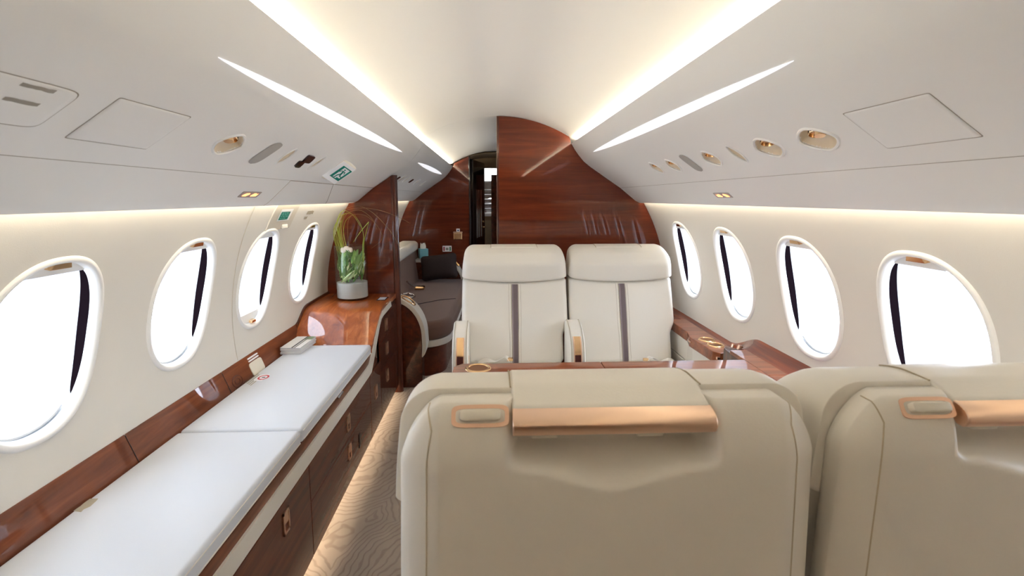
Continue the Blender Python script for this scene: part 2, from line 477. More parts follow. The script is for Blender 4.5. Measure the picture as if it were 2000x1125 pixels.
# LED strips in the coves
def strip(side, y0, y1, pts, m, label):
    mb = MB().grid([[(side*x, y, z) for x, z in pts] for y in (y0, y1)])
    return tag(mb.obj('cove_light', m), label, 'light')
for side, nm in ((-1, 'left'), (1, 'right')):
    strip(side, YF+.05, YA-.03, [(.545, 1.650), (.60, 1.640)], M['cove'], 'warm light strip in the ceiling cove along the %s overhead panel' % nm)
    strip(side, YF+.05, YA-.03, [(.917, 1.332), (.938, 1.332)], M['cove2'], 'warm light strip hidden under the %s overhead panel, above the windows' % nm)
strip(-1, YA+.06, YR-.05, [(.545, 1.640), (.60, 1.630)], M['cove_aft'], 'warm light strip in the ceiling cove of the rear cabin')
strip(-1, YA+.06, YR-.05, [(.917, 1.332), (.938, 1.332)], M['cove2'], 'warm light strip under the overhead panel of the rear cabin')

# long leaf-shaped wash lights
def lens(side, ya, yb, s0, hw, label):
    mid = (ya+yb)/2; ln = (yb-ya)/2
    N = 60; rows = []
    for i in range(N+1):
        t = -1+2*i/N; w = hw*max(1-abs(t)**2.1, 0)**.8+.0005
        rows.append([B(side, mid+t*ln, s0+w*k, .0018*(1-k*k)+.0012) for k in (-1, -.5, 0, .5, 1)])
    o = MB().grid(rows).obj('wash_light', M['lens'])
    return tag(o, label, 'light')
lens(-1, .955, 2.81, .118, .0165, 'long leaf-shaped wash light in the left overhead panel')
lens(1, .955, 2.82, .110, .0165, 'long leaf-shaped wash light in the right overhead panel')
lens(-1, 3.48, 5.1, .134, .018, 'short leaf-shaped wash light in the rear cabin panel beyond the partition')

# air outlets and recesses
def rim_ring(side, cy, cs, hw, sc, h, r, par, m, nm='rim'):
    pts = []
    for k in range(64):
        a = 2*PI*k/64; c_, s_ = math.cos(a), math.sin(a)
        q = (abs(c_)**1.55+abs(s_)**1.55)**(-1/1.55)
        pts.append(B(side, cy+q*c_*hw*sc, cs+q*s_*HS*sc, h)-par.location)
    mb = MB(); rings = []
    mb.tube(pts+[pts[0]], r, 6, False)
    return mb.obj(nm, m, par)
def gasper(side, cy, cs, hw, label, double=False, grp=None):
    t = thing('air_outlet', label, 'air vent', B(side, cy, cs), grp)
    rim_ring(side, cy, cs, hw, 1.02, .0008, .0036, t, M['bin'])
    base = B(side, cy, cs-.014, -.016)-t.location
    nrm = (B(side, cy, cs-.012, .1)-B(side, cy, cs-.012, 0)).normalized()
    ax = (nrm+Vector((0, -.35, 0))+(B(side, cy, cs+.01)-B(side, cy, cs-.01)).normalized()*.45).normalized()
    a1 = ax.orthogonal().normalized(); a2 = ax.cross(a1)
    def ring(r, h): return [base+ax*h+a1*r*math.cos(2*PI*k/28)+a2*r*math.sin(2*PI*k/28) for k in range(28)]
    ro = min(.019, hw*.38)
    MB().loft([ring(ro*.78, -.008), ring(ro*.95, -.002), ring(ro, .004), ring(ro, .010), ring(ro*.86, .012), ring(ro*.80, .008), ring(ro*.7, .002)], True, False).obj('nozzle', M['gold2'], t, angle=60)
    MB().loft([ring(ro*.72, .003), ring(ro*.3, .0055), ring(.0005, .006)], True, False).obj('nozzle_face', M['gold'], t)
    for k in range(7):
        a = -1.2+2.4*k/6+math.atan2(0, 1)
        up = Vector((0, 0, 1)); d = (up-ax*up.dot(ax)).normalized(); e = ax.cross(d)
        dirn = d*math.cos(a)+e*math.sin(a)
        p = base+dirn*(ro+.0004)+ax*.007
        tt = ax.cross(dirn)
        q = [p+tt*sx*.0013+ax*sy*.0024+dirn*sz*.0006 for sz in (-1, 1) for sy in (-1, 1) for sx in (-1, 1)]
        MB().add(q, [(0, 2, 3, 1), (4, 5, 7, 6), (0, 1, 5, 4), (2, 6, 7, 3), (0, 4, 6, 2), (1, 3, 7, 5)]).obj('grip_notch', M['dark'], t, smooth=False)
    if double:
        p0 = B(side, cy-.028, cs-.02, -.004)-t.location
        MB().tube([p0, p0+ax*.012], .011, 16).obj('side_nozzle', M['gold2'], t)
    return t
rl = ['gold-ringed air outlet farthest forward along the right panel row, nearest the mahogany bulkhead', 'gold-ringed air outlet between the far outlet and the grey grille, right panel',
      'gold-ringed air outlet just nearer than the grey grille, right panel', 'large gold-ringed air outlet between the plain recess and the largest outlet, right panel', 'largest air outlet with a second gold fitting, nearest the square hatch on the right']
rl[0] = 'smallest gold-ringed air outlet on the right panel, nearest the mahogany bulkhead'
for q, (g, l) in enumerate(zip(GASP_R, rl)): gasper(1, *g, l, q == 4, 'gold air outlets of the right overhead panel')
gasper(-1, *GASP_L[0], 'gold-ringed air outlet beside the grey grille in the left overhead panel', True)
def leafrec(side, cy, cs, hw, label):
    t = thing('air_recess', label, 'recess', B(side, cy, cs))
    rim_ring(side, cy, cs, hw, 1.05, .001, .0026, t, M['bin'], 'rim')
    rows = []
    for i in range(17):
        v = -1+2*i/16; w = hw*(1-abs(v)**1.55)**(1/1.55)*.96
        rows.append([B(side, cy+w*k, cs+v*HS*.96, -.006+.0045*(k*k)) - t.location for k in (-1, -.5, 0, .5, 1)])
    MB().grid(rows).obj('dish', M['dish'], t)
leafrec(1, *LEAF_R[0], 'plain narrow leaf-shaped recess between two gold air outlets on the right panel')
leafrec(-1, *LEAF_L[0], 'plain leaf-shaped recess between the grey grille and the brown switches, left panel')
leafrec(-1, *LEAF_L[1], 'plain leaf-shaped recess between the brown switches and the exit sign')
def grille(side, cy, label):
    N = 28; rows = []
    t = -1
    pts = []
    for i in range(N+1):
        v = -1+2*i/N; w = .033*(1-abs(v)**5)**.5
        rows.append([B(side, cy+.004*v*side+w*k, .3265+v*.054, .0012+.0008*(1-k*k)) for k in (-1, -.5, 0, .5, 1)])
    tag(MB().grid(rows).obj('speaker_grille', M['grey']), label, 'speaker')
grille(1, 1.845, 'grey oblong speaker grille in the right overhead panel')
grille(-1, 1.498, 'grey oblong speaker grille in the left overhead panel')
# small recesses of the rear panel
for q, (y, s, w) in enumerate([(3.62, .31, .05), (3.80, .305, .045), (4.35, .31, .06), (4.75, .315, .05)]):
    t = thing('air_recess', ['small pale air recess in the rear panel, nearest the partition edge', 'small pale air recess beside the dark button of the rear panel', 'third pale air recess along the rear panel from the partition', 'farthest pale air recess in the rear cabin panel'][q], 'recess', B(-1, y, s), 'small recesses of the rear overhead panel')
    pts = [B(-1, y+w*math.cos(a), s+.035*math.sin(a), .001)-t.location for a in np.linspace(0, 2*PI, 41)]
    MB().tube(pts, .004, 6, False).obj('rim', M['rim'], t)
    MB().add([B(-1, y+w*math.cos(a), s+.035*math.sin(a), .0015)-t.location for a in np.linspace(0, 2*PI, 33)[:-1]], [tuple(range(32))]).obj('dish', M['cplas'], t, smooth=False)
def plate(side, yc, sc, hy, hs, h0, h1, r=.3, skew=0, N=24, ex=5):
    """small rounded plate lying on the overhead panel"""
    out = []
    for hh in (h0, h1):
        out.append([B(side, yc+hy*oval(2*PI*k/N, ex)[0]+skew*oval(2*PI*k/N, ex)[1], sc+hs*oval(2*PI*k/N, ex)[1], hh) for k in range(N)])
    return MB().loft(out, True, True)
tag(plate(-1, 3.50, .318, .03, .024, -.001, .003).obj('call_button', M['switch']), 'dark brown button at the partition edge of the rear panel', 'button')
tag(plate(-1, 4.05, .312, .035, .024, -.001, .003).obj('call_button', M['switch']), 'dark brown button between pale recesses of the rear panel', 'button')
tag(plate(-1, 1.807, .312, .034, .020, -.001, .005, skew=.010).obj('reading_switch', M['switch']), 'upper brown switch pad beside the leaf recesses, left panel', 'switch')
tag(plate(-1, 1.790, .346, .024, .017, -.001, .005, skew=.008).obj('reading_switch', M['switch']), 'lower and smaller brown switch pad beside the leaf recesses, left panel', 'switch')

def hatch(side, y0, y1, s0, s1, name, label, cat, r=4.5):
    t = thing(name, label, cat, B(side, (y0+y1)/2, (s0+s1)/2))
    def ring(e, h, ex, N=72):
        out = []
        for k in range(N):
            ox, oy = oval(2*PI*k/N, ex)
            out.append(B(side, (y0+y1)/2+ox*((y1-y0)/2-e), (s0+s1)/2+oy*((s1-s0)/2-e), h)-t.location)
        return out
    rows = []
    N = 12
    MB().loft([ring(0, .0003, r), ring(.0018, .0003, r)], True, False).obj('gap', M['seam'], t, smooth=False)
    lid = []
    for i in range(N+1):
        lid.append(ring((1-i/N)*0+.002+i*.0, .0012, r)) if i == 0 else None
    mid = [ring(.002, .0002, r), ring(.0028, .0014, r)]
    # lid surface: shrinking rings so that it follows the curved panel
    for f in np.linspace(.92, .02, 10):
        out = []
        for k in range(72):
            ox, oy = oval(2*PI*k/72, r)
            out.append(B(side, (y0+y1)/2+ox*((y1-y0)/2-.0028)*f, (s0+s1)/2+oy*((s1-s0)/2-.0028)*f, .0014)-t.location)
        mid.append(out)
    MB().loft(mid, True, True).obj('lid', M['bin'], t, angle=60)
    return t
hatch(1, .780, .976, .262, .385, 'access_hatch', 'square flush hatch in the right overhead panel', 'hatch', 40)
hatch(-1, .864, 1.060, .265, .384, 'access_hatch', 'plain square flush hatch in the left overhead panel, nearer than the air outlet', 'hatch', 40)
mk = hatch(-1, .55, .803, .275, .373, 'mask_hatch', 'round-cornered oxygen mask hatch with faded print, at the left edge', 'hatch', 9)
for (y, s, a) in ((.735, .287, .026), (.737, .3195, .026)):
    rg = random.Random(int(s*1000))
    pts = [B(-1, y-a+2*a*i/8, s-.003-rg.random()*.0015, .0018)-mk.location for i in range(9)]+[B(-1, y+a-2*a*i/8, s+.003+rg.random()*.0015, .0018)-mk.location for i in range(9)]
    MB().add(pts, [tuple(range(18))]).obj('print', M['smudge2'], mk, smooth=False)
# faint placard at the far end of the right panel
for (y, s) in ((2.62, .262), (2.42, .385)):
    pass

# illuminated belt / smoking signs
def beltsign(side, yc, s, label, hy=.066):
    t = thing('seat_belt_sign', label, 'sign', B(side, yc, s))
    def rel(mb): mb.v = [tuple(Vector(p)-t.location) for p in mb.v]; return mb
    rel(plate(side, yc, s, hy, .015, -.001, .0015, ex=14)).obj('sign_lens', M['signg'], t, smooth=False)
    for q, dy in enumerate((-.029, .029)):
        # left icon: a seated belt buckle wedge, right icon: a cigarette wedge
        pl = [(-.022, .004), (-.010, -.008), (.004, -.009), (.012, -.003), (.021, -.008), (.020, .008), (-.020, .009)] if q else [(-.021, .008), (-.018, -.001), (-.004, -.008), (.016, -.009), (.021, -.002), (.012, .003), (.006, .009)]
        MB().add([B(side, yc+dy*hy/.066+a*hy/.066, s+b, .0022)-t.location for a, b in pl], [tuple(range(len(pl)))]).obj('lit_icon', M['orange'], t, smooth=False)
beltsign(1, 1.918, .531, 'lit orange belt sign under the right overhead panel')
beltsign(-1, 1.727, .529, 'lit orange belt sign under the left overhead panel, nearer than the exit sign')
beltsign(-1, 3.55, .50, 'small lit orange sign under the rear cabin panel', .05)

# exit sign: a wedge housing standing off the panel, its face turned to the front of the cabin
ex = thing('exit_sign', 'white exit sign with green running figure on the left overhead panel', 'sign', B(-1, 2.16, .34))
fa, fb, fc, fd = Vector((-.772, 2.142, 1.411)), Vector((-.668, 2.130, 1.481)), Vector((-.631, 2.169, 1.439)), Vector((-.727, 2.178, 1.382))
ctr = (fa+fb+fc+fd)/4; Uh = ((fd-fa)+(fc-fb))/4; Vh = ((fb-fa)+(fc-fd))/4
fn = Uh.cross(Vh).normalized()
if fn.y > 0: fn = -fn
def E3(u, v, h): return ctr+Uh*u+Vh*v+fn*h-ex.location
hb = [B(-1, 2.150, .41, -.004), B(-1, 2.145, .268, -.004), B(-1, 2.275, .285, -.003), B(-1, 2.275, .395, -.003)]
MB().loft([[p-ex.location for p in hb], [E3(u*1.03, v*1.02, -.016) for u, v in ((-1, -1), (-1, 1), (1, 1), (1, -1))], [E3(u*1.0, v, 0) for u, v in ((-1, -1), (-1, 1), (1, 1), (1, -1))]], True, True).obj('sign_housing', M['cplas'], ex, smooth=False, bevel=.006, seg=3)
MB().loft([[E3(u*.97, v*.97, -.002) for u, v in ((-1, -1), (-1, 1), (1, 1), (1, -1))], [E3(u*.95, v*.96, .0016) for u, v in ((-1, -1), (-1, 1), (1, 1), (1, -1))]], True, True).obj('sign_face', M['white'], ex, smooth=False)
z = .0021
def rect(mb, u0, u1, v0, v1): mb.add([E3(u0, v0, z), E3(u1, v0, z), E3(u1, v1, z), E3(u0, v1, z)], [(0, 1, 2, 3)])
fr = MB()
rect(fr, -.44, -.14, -.59, .70); rect(fr, .66, .89, -.59, .70); rect(fr, -.14, .66, .615, .70); rect(fr, -.14, .66, -.59, -.50)
fr.obj('green_border', M['green'], ex, smooth=False)
man = MB()
lu, lv = Uh.length, Vh.length
def seg(p, q, w):
    P = [Vector((p[0]*lu, p[1]*lv)), Vector((q[0]*lu, q[1]*lv))]
    d = (P[1]-P[0]).normalized(); nn = Vector((-d.y, d.x))*w
    pts = [P[0]-nn-d*w*.6, P[1]-nn+d*w*.6, P[1]+nn+d*w*.6, P[0]+nn-d*w*.6]
    man.add([E3(a.x/lu, a.y/lv, z) for a in pts], [(0, 1, 2, 3)])
man.add([E3(.165+.10*math.cos(a), .455+.065*math.sin(a), z) for a in np.linspace(0, 2*PI, 17)[:-1]], [tuple(range(16))])
seg((.20, .30), (.29, .02), .0034); seg((.22, .32), (.44, .29), .0019); seg((.44, .29), (.53, .13), .0017)
seg((.17, .32), (-.02, .27), .0019); seg((-.02, .27), (-.12, .13), .0017)
seg((.30, .0), (.42, -.18), .0026); seg((.42, -.18), (.66, -.21), .0022)
seg((.27, .0), (.09, -.20), .0026); seg((.09, -.20), (.06, -.45), .0022); seg((.06, -.45), (-.04, -.47), .0016)
rect(man, .30, .66, -.50, -.36)
man.obj('running_figure', M['green'], ex, smooth=False)

# seams of the emergency-exit panel in the left wall and overhead
def tubeobj(name, pts, r, m, label=None, cat=None, par=None, n=6):
    o = MB().tube(pts, r, n).obj(name, m, par)
    if label: tag(o, label, cat)
    return o
hp = thing('exit_hatch_trim', 'raised edge strips of the emergency hatch around the third left window', 'trim', (-1.0, 2.2, 1.2))
def HR(p): return p-hp.location
tubeobj('edge_strip', [HR(W(-1, 1.955+.05*(31.2-t)/18, t, .0005)) for t in np.linspace(31.2, -3.4, 16)], .0016, M['seamw'], par=hp)
tubeobj('edge_strip', [HR(B(-1, 1.914+.03*(s-.445)/.14, s, 0)) for s in np.linspace(.445, .60, 8)], .0015, M['seamw'], par=hp)
tubeobj('edge_strip', [HR(B(-1, 2.42+.25*(s-.445)/.16, s, 0)) for s in np.linspace(.445, .60, 8)], .0012, M['seam'], par=hp)
tubeobj('edge_strip', [HR(B(-1, y, .4435, .0005)) for y in (1.914, 3.2)], .0018, M['seam'], par=hp)
# recessed handle cover above the third window
cv = thing('handle_cover', 'grey recessed handle cover above the third left window, holding the green placard', 'cover', W(-1, 2.27, 28.3))
CV = lambda p: p-cv.location
rows = [[CV(W(-1, y, t, .0012)) for t in np.linspace(25.2, 31.4, 8)] for y in (2.150, 2.20, 2.26, 2.32, 2.372, 2.41)]
MB().grid(rows).obj('cover_plate', mat('cover_grey', S(206, 198, 184), .5), cv)
tubeobj('cover_edge', [CV(W(-1, 2.150, t, .002)) for t in np.linspace(25.2, 31.4, 6)], .0032, M['wall'], par=cv)
tubeobj('cover_edge', [CV(W(-1, y, 25.1, .001)) for y in np.linspace(2.150, 2.40, 5)], .0016, M['seam'], par=cv)
cushion('finger_grip', CV(W(-1, 2.335, 25.6, .004)), (.004, .03, .010), .004, M['wall'], cv, (1, 3, 2), 3)
pc = thing('exit_placard', 'green instruction placard with white border on the handle cover', 'placard', W(-1, 2.285, 28.4, .003))
PCr = lambda y, t, h: W(-1, y, t, h)-pc.location
def wquad(y0, y1, t0, t1, h, nm, m, par, org, shear=0):
    g = [[W(-1, y+shear*(t-t0), t, h)-org for t in np.linspace(t0, t1, 4)] for y in (y0, y1)]
    return MB().grid(g).obj(nm, m, par, smooth=False)
wquad(2.222, 2.352, 27.2, 30.3, .0026, 'placard_plate', M['white'], pc, pc.location)
wquad(2.232, 2.330, 27.5, 29.6, .0032, 'placard_face', M['green'], pc, pc.location)
for q, (t, ws) in enumerate(((29.25, (.020, .012, .02)), (28.85, (.026, .02, .014)), (28.4, (.012, .02, .03)), (27.9, (.01, .01, .02)))):
    y = 2.243
    for w in ws:
        wquad(y, y+w, t-.11, t+.11, .0036, 'text_line', mat('pale_green_text', S(120, 190, 176), .5), pc, pc.location); y += w+.008
def wprint(y, t, hy, ht, seed, label):
    rg = random.Random(seed); N = 7
    p = [W(-1, y-hy+2*hy*i/N, t-ht*(.7+.4*rg.random()), .0012) for i in range(N+1)]+[W(-1, y+hy-2*hy*i/N, t+ht*(.7+.4*rg.random()), .0012) for i in range(N+1)]
    tag(MB().add(p, [tuple(range(2*N+2))]).obj('placard', M['smudge'], smooth=False), label, 'placard')
wprint(2.60, 28.8, .045, .55, 3, 'larger grey-brown print on the wall above the fourth left window')
wprint(2.57, 27.3, .018, .40, 5, 'smaller grey-brown print on the wall above the fourth left window')

# ------------------------------------------------------------------ bulkheads
def arc_pts(x0, x1, n=16):
    return [(x, .942+math.sqrt(.9*.9-x*x)) for x in np.linspace(x0, x1, n)]
def outline(side, xin, grow=.0):
    """polygon from the floor up the inner edge, along ceiling, overhead panel and wall, back to the floor"""
    p = [(xin, .0)]
    if abs(xin) < .46:
        p += arc_pts(xin, .462*side)
        p += [(side*x, z-.001) for x, z in PR[:-1]]
    else:
        p.append((xin, None))
        p += [(side*x, z-.001) for x, z in PR[:-1] if x > abs(xin)+.01]
        x = abs(xin); zz = float(np.interp(x, [q[0] for q in PR], [q[1] for q in PR])); p[1] = (xin, zz)
    p += [(side*.94, 1.289)]
    p += [(side*(RW-.001)*math.cos(R(t)), ZC+(RW-.001)*math.sin(R(t))) for t in np.linspace(31.2, -38, 30)]
    return p
bulk = MB().prism(outline(1, .004), 1, YA, YA+.035).obj('wall_aft_right', M['bulk'], smooth=False); struct(bulk)
ed = MB().box(-.008, .0045, YA-.003, YA+.04, 0, 1.842).obj('trim_1', M['edge'], smooth=False, bevel=.003); struct(ed)
struct(MB().box(-.0095, -.0075, YA-.004, YA+.042, 0, 1.842).obj('trim_2', mat('polished_edge', S(196, 176, 156), .15, metal=.6), smooth=False))
part = MB().prism(outline(-1, -.690), 1, YA, YA+.045).obj('wall_aft_left', M['bulk'], smooth=False); struct(part)
struct(MB().tube([(-.683, YA+.022, 0), (-.683, YA+.022, 1.468)], .026, 20).obj('trim_3', M['edge'], smooth=True))

# rear bulkhead with its doorway
rb = MB()
rp = [(-.29, 0), (-.29, 1.80)]+[(-x, .932+math.sqrt(.81-x*x)) for x in np.linspace(.30, .462, 6)]+[(-x, z-.001) for x, z in PR[:-1]]+[(-.94, 1.289)]
rp += [(-(RW-.001)*math.cos(R(t)), ZC+(RW-.001)*math.sin(R(t))) for t in np.linspace(31.2, -38, 30)]
rb.prism(rp, 1, YR, YR+.04)
struct(rb.obj('wall_rear', M['bulk'], smooth=False))
struct(MB().box(.30, 1.12, YR, YR+.04, 0, 1.75).obj('wall_rear_right', M['bulk'], smooth=False))
struct(MB().box(-.42, 1.1, 6.27, 6.32, 1.70, 1.9).obj('trim_4', M['cabin'], smooth=False, bevel=.01))
struct(MB().box(-.30, -.283, YR-.012, YR+.05, 0, 1.79).obj('trim_5', M['lacq'], smooth=False, bevel=.004))
struct(MB().grid([[(x, y, 1.825-.30*x*x) for x in np.linspace(-.9, .9, 13)] for y in (YR+.0, 7.5)]).obj('ceiling_vestibule', M['cabin']))
# half-open vestibule door
dr = bpy.data.objects.new('door_1', None); C.objects.link(dr); dr.location = (-.27, YR+.06, 0); struct(dr)
dang = math.atan2(.62, .125)
def D3(u, w, z): return Vector((u*math.cos(dang)+w*math.sin(dang), u*math.sin(dang)-w*math.cos(dang), z))
MB().loft([[D3(0, -.018, 0), D3(.62, -.018, 0), D3(.62, .018, 0), D3(0, .018, 0)], [D3(0, -.018, 1.76), D3(.62, -.018, 1.755), D3(.62, .018, 1.755), D3(0, .018, 1.76)]], True, True).obj('door_leaf', M['lacq'], dr, smooth=False, bevel=.004)
for k in (.20, .30, .42): MB().loft([[D3(k-.012, .020, .85), D3(k+.012, .020, .85), D3(k+.012, .026, .85), D3(k-.012, .026, .85)], [D3(k-.012, .020, 1.42), D3(k+.012, .020, 1.42), D3(k+.012, .026, 1.42), D3(k-.012, .026, 1.42)]], True, True).obj('glazing_bar', M['chrome'], dr, smooth=False)
MB().tube([D3(.53, .018, .96), D3(.53, .045, .96), D3(.46, .05, .96)], .008, 8).obj('door_handle', M['gold2'], dr)
MB().tube([D3(.53, .018, 1.03), D3(.53, .03, 1.03)], .014, 12).obj('door_lock', M['gold2'], dr)
# washroom beyond: cabinet, lit mirror, dark panel
wc = thing('washroom_cabinet', 'beige cabinet with white top seen through the rear doorway', 'cabinet', (-.09, 7.15, 0))
MB().box(-.16, .05, -.12, .2, 0, 1.06).obj('carcass', M['cabin'], wc, smooth=False, bevel=.004)
MB().box(-.165, .055, -.13, .2, 1.06, 1.11).obj('worktop', M['white'], wc, smooth=False, bevel=.006)
MB().tube([(-.04, -.06, 1.11), (-.04, -.06, 1.15), (-.04, -.10, 1.16)], .008, 8).obj('tap', M['chrome'], wc)
mr = thing('washroom_mirror', 'ribbed chrome mirror under a bright lamp beyond the rear doorway', 'mirror', (-.10, 7.42, 1.35))
MB().box(-.14, .16, -.01, .01, -.24, .23).obj('mirror_glass', mat('ribbed_chrome', S(196, 194, 198), .25, metal=1, bump=(60, 1)), mr, smooth=False)
MB().box(-.14, .16, -.05, -.012, .225, .41).obj('lamp', mat('lamp_panel', S(255, 255, 255), .5, emis=(1, 1, 1, 1), es=2), mr, smooth=False, bevel=.02)
for k in range(6): MB().tube([(-.13, -.03, .10-.07*k), (.15, -.03, .10-.07*k)], .012, 8).obj('rail', M['chrome'], mr)
tag(MB().box(-.048, .06, 6.4, 6.9, 0, 1.62).obj('locker', M['woodd'], smooth=False, bevel=.004), 'dark wood locker edge at the right of the rear doorway', 'locker')
spot = bpy.data.lights.new('vestibule_downlight', 'SPOT'); spot.energy = 5; spot.spot_size = 1.6; spot.shadow_soft_size = .02
so = bpy.data.objects.new('vestibule_downlight', spot); so.location = (-.06, 6.9, 1.80); C.objects.link(so)

# fittings on the rear bulkhead
gb = thing('wall_cup_holder', 'small gold box fitted to the rear bulkhead', 'holder', (-.43, YR, .895))
MB().box(-.050, .050, -.03, 0, -.045, .035).obj('holder_box', M['gold2'], gb, smooth=False, bevel=.008)
MB().box(-.052, .052, -.034, 0, .032, .045).obj('holder_lid', M['gold'], gb, smooth=False, bevel=.004)
sw = thing('small_placard', 'tiny white placard above the gold box on the rear bulkhead', 'placard', (-.428, YR, .955))
MB().box(-.02, .02, -.003, 0, -.02, .02).obj('placard_plate', M['white'], sw, smooth=False, bevel=.002)
MB().box(-.008, .009, -.0036, -.003, -.009, .008).obj('placard_mark', mat('blue_mark', S(70, 90, 130), .5), sw, smooth=False)
so_ = thing('socket_panel', 'white socket panel with red and green keys on the rear bulkhead', 'socket', (-.556, YR, .745))
MB().box(-.052, .052, -.006, 0, -.034, .034).obj('socket_plate', M['white'], so_, smooth=False, bevel=.003)
MB().box(-.042, -.027, -.008, -.006, -.024, .022).obj('red_key', mat('dark_red_key', S(150, 40, 60), .5), so_, smooth=False)
MB().box(.028, .042, -.008, -.006, -.024, .022).obj('green_key', mat('dark_green_key', S(40, 120, 90), .5), so_, smooth=False)
MB().box(-.015, .015, -.0075, -.006, -.016, .012).obj('socket_face', M['signg'], so_, smooth=False)

# ------------------------------------------------------------------ left sideboard
XF = -.685
sb = thing('sideboard', 'long mahogany sideboard under the left windows with a raised console end', 'sideboard', (-.88, 1.2, 0))
def SB(mb): mb.v = [tuple(Vector(p)-sb.location) for p in mb.v]; return mb
Y0 = -1.9
SB(MB().box(-1.085, XF-.006, Y0, YA-.002, .092, .40)).obj('carcass', M['woodd'], sb, smooth=False)
SB(MB().box(-1.085, XF-.004, Y0, 2.53, .40, .498)).obj('top_rail', M['edge'] if False else M['woody'], sb, smooth=False)
SB(MB().box(-1.085, XF-.004, 2.66, YA-.002, .40, .60)).obj('end_box', M['woodd'], sb, smooth=False)
# toe recess board
SB(MB().box(-1.0, -.755, Y0, YA-.002, .0, .085)).obj('plinth', M['woodd'], sb, smooth=False)
# console top: lofted slope
OUT = [(2.532, .500), (2.536, .545), (2.60, .583), (2.66, .618), (2.72, .653), (2.745, .667), (2.765, .676), (2.79, .683), (2.82, .687), (2.88, .689), (3.00, .689), (YA-.002, .689)]
INN = [(2.532, .500), (2.570, .548), (2.64, .590), (2.70, .626), (2.75, .656), (2.775, .670), (2.795, .679), (2.82, .686), (2.85, .690), (2.90, .691), (3.0, .692), (YA-.002, .692)]
rows = []
xs = np.linspace(0, 1, 9)
for (yo, zo), (yi, zi) in zip(OUT, INN):
    row = []
    for t in xs:
        y = yo+(yi-yo)*t; zz = zo+(zi-zo)*t
        xi = -math.sqrt(max(RW**2-(zi-ZC)**2, 0))+.001
        row.append((XF+(xi-XF)*t, y, zz))
    rows.append(row)
cs = MB().grid(rows)
cs.grid([[r[0] for r in rows], [(r[0][0], r[0][1], max(r[0][2]-.028, .47)) for r in rows]])
SB(cs).obj('console_top', M['woodc'], sb, angle=30)
up_ = []
for (yi, zi) in [(2.66, .612), (2.69, .622)]+[q for q in INN if q[0] > 2.70]:
    z2 = max(zi+.016, .629); x_ = -math.sqrt(max(RW**2-(z2-ZC)**2, 0))
    up_.append([(x_+.001, yi, z2), (x_+.009, yi, z2), (x_+.011, yi, zi-.03), (x_+.001, yi, zi-.03)])
SB(MB().loft(up_, True, True)).obj('upstand', M['edge'], sb, angle=30)
# dark end face between console top and leather band is the end_box; leather band follows the step
LO = [(Y0, .405), (2.44, .405), (2.50, .408), (2.56, .455), (2.64, .530), (2.72, .600), (2.765, .628), (2.82, .636), (3.05, .642)]
UP = [(Y0, .460), (2.42, .460), (2.47, .463), (2.53, .500), (2.60, .564), (2.68, .616), (2.735, .648), (2.80, .668), (3.03, .677)]
bd = MB(); ringsb = []
for (a, b), (c, d) in zip(LO, UP): ringsb.append([(XF+.004, a, b), (XF+.004, c, d), (XF-.012, c, d), (XF-.012, a, b)])
bd.loft(ringsb, True, True); SB(bd).obj('leather_band', M['band'], sb, angle=30)
# face fill below the console slope
fz = [(2.535, .40), (2.535, .50)]+[(y, z) for y, z in [(q[0], q[1]-.022) for q in UP[4:]]]+[(YA-.002, .655), (YA-.002, .40)]
SB(MB().prism([(y, z) for y, z in fz], 0, XF-.05, XF-.004)).obj('end_panel', M['woodd'], sb, smooth=False)
def pull(par, y, z, hy=.021, hz=.037):
    p = MB(); x = XF+.004
    # frame of four bars round a scooped recess
    p.box(x, x+.004, y-hy, y-hy+.006, z-hz, z+hz); p.box(x, x+.004, y+hy-.006, y+hy, z-hz, z+hz)
    p.box(x, x+.004, y-hy, y+hy, z+hz-.008, z+hz); p.box(x, x+.004, y-hy, y+hy, z-hz, z-hz+.008)
    p.box(x, x+.0025, y-hy+.005, y+hy-.005, z-.004, z+hz-.006)
    SB(p).obj('pull', M['gold'], par, smooth=False)
def front(kind, y0, y1, z0, z1, py, pz):
    g = .0022
    o = SB(MB().box(XF-.008, XF+.003, y0+g, y1-g, z0+g, z1-g)).obj(kind, M['woodd'], sb, smooth=False, bevel=.0015)
    o2 = thing_part = None
    q = MB(); pull(o, py, pz)
    return o
front('door', .72, 1.607, .057, .402, 1.405, .335)
front('door', -.2, .72, .057, .402, .5, .335)
front('door', -1.1, -.2, .057, .402, -.4, .335)
front('drawer', 1.607, 2.46, .262, .402, 2.062, .338)
front('drawer', 1.607, 2.46, .057, .262, 2.062, .203)
front('door', 2.46, 2.70, .057, .402, 2.575, .27)
front('drawer', 2.70, YA-.01, .50, .625, 2.885, .565)
front('drawer', 2.70, YA-.01, .34, .50, 2.885, .42)
front('drawer', 2.70, YA-.01, .057, .34, 2.87, .255)
SB(MB().box(XF+.002, XF+.006, 2.212, 2.238, .135, .205)).obj('socket', M['dark'], sb, smooth=False, bevel=.002)
for yy in (.86, 1.95):
    SB(MB().tube([(XF+.001, yy, .4985), (XF+.001, yy+.07, .4985)], .0045, 6)).obj('latch', M['chrome'], sb)
cp = thing('switch_plate', 'small dark switch plate with white marks on the console end', 'switch', (-.735, 3.045, .690))
MB().box(-.028, .028, -.05, .05, 0, .003).obj('plate', M['switch'], cp, smooth=False, bevel=.001)
for k in range(3): MB().box(-.022, .022, -.035+.026*k, -.022+.026*k, .003, .0036).obj('mark', M['pages'], cp, smooth=False)
tag(MB().grid([[(-.728, y, .090), (-.752, y, .090)] for y in (Y0+.05, YA-.03)]).obj('toe_light', M['toe'], smooth=False), 'amber light strip under the front edge of the sideboard', 'light')

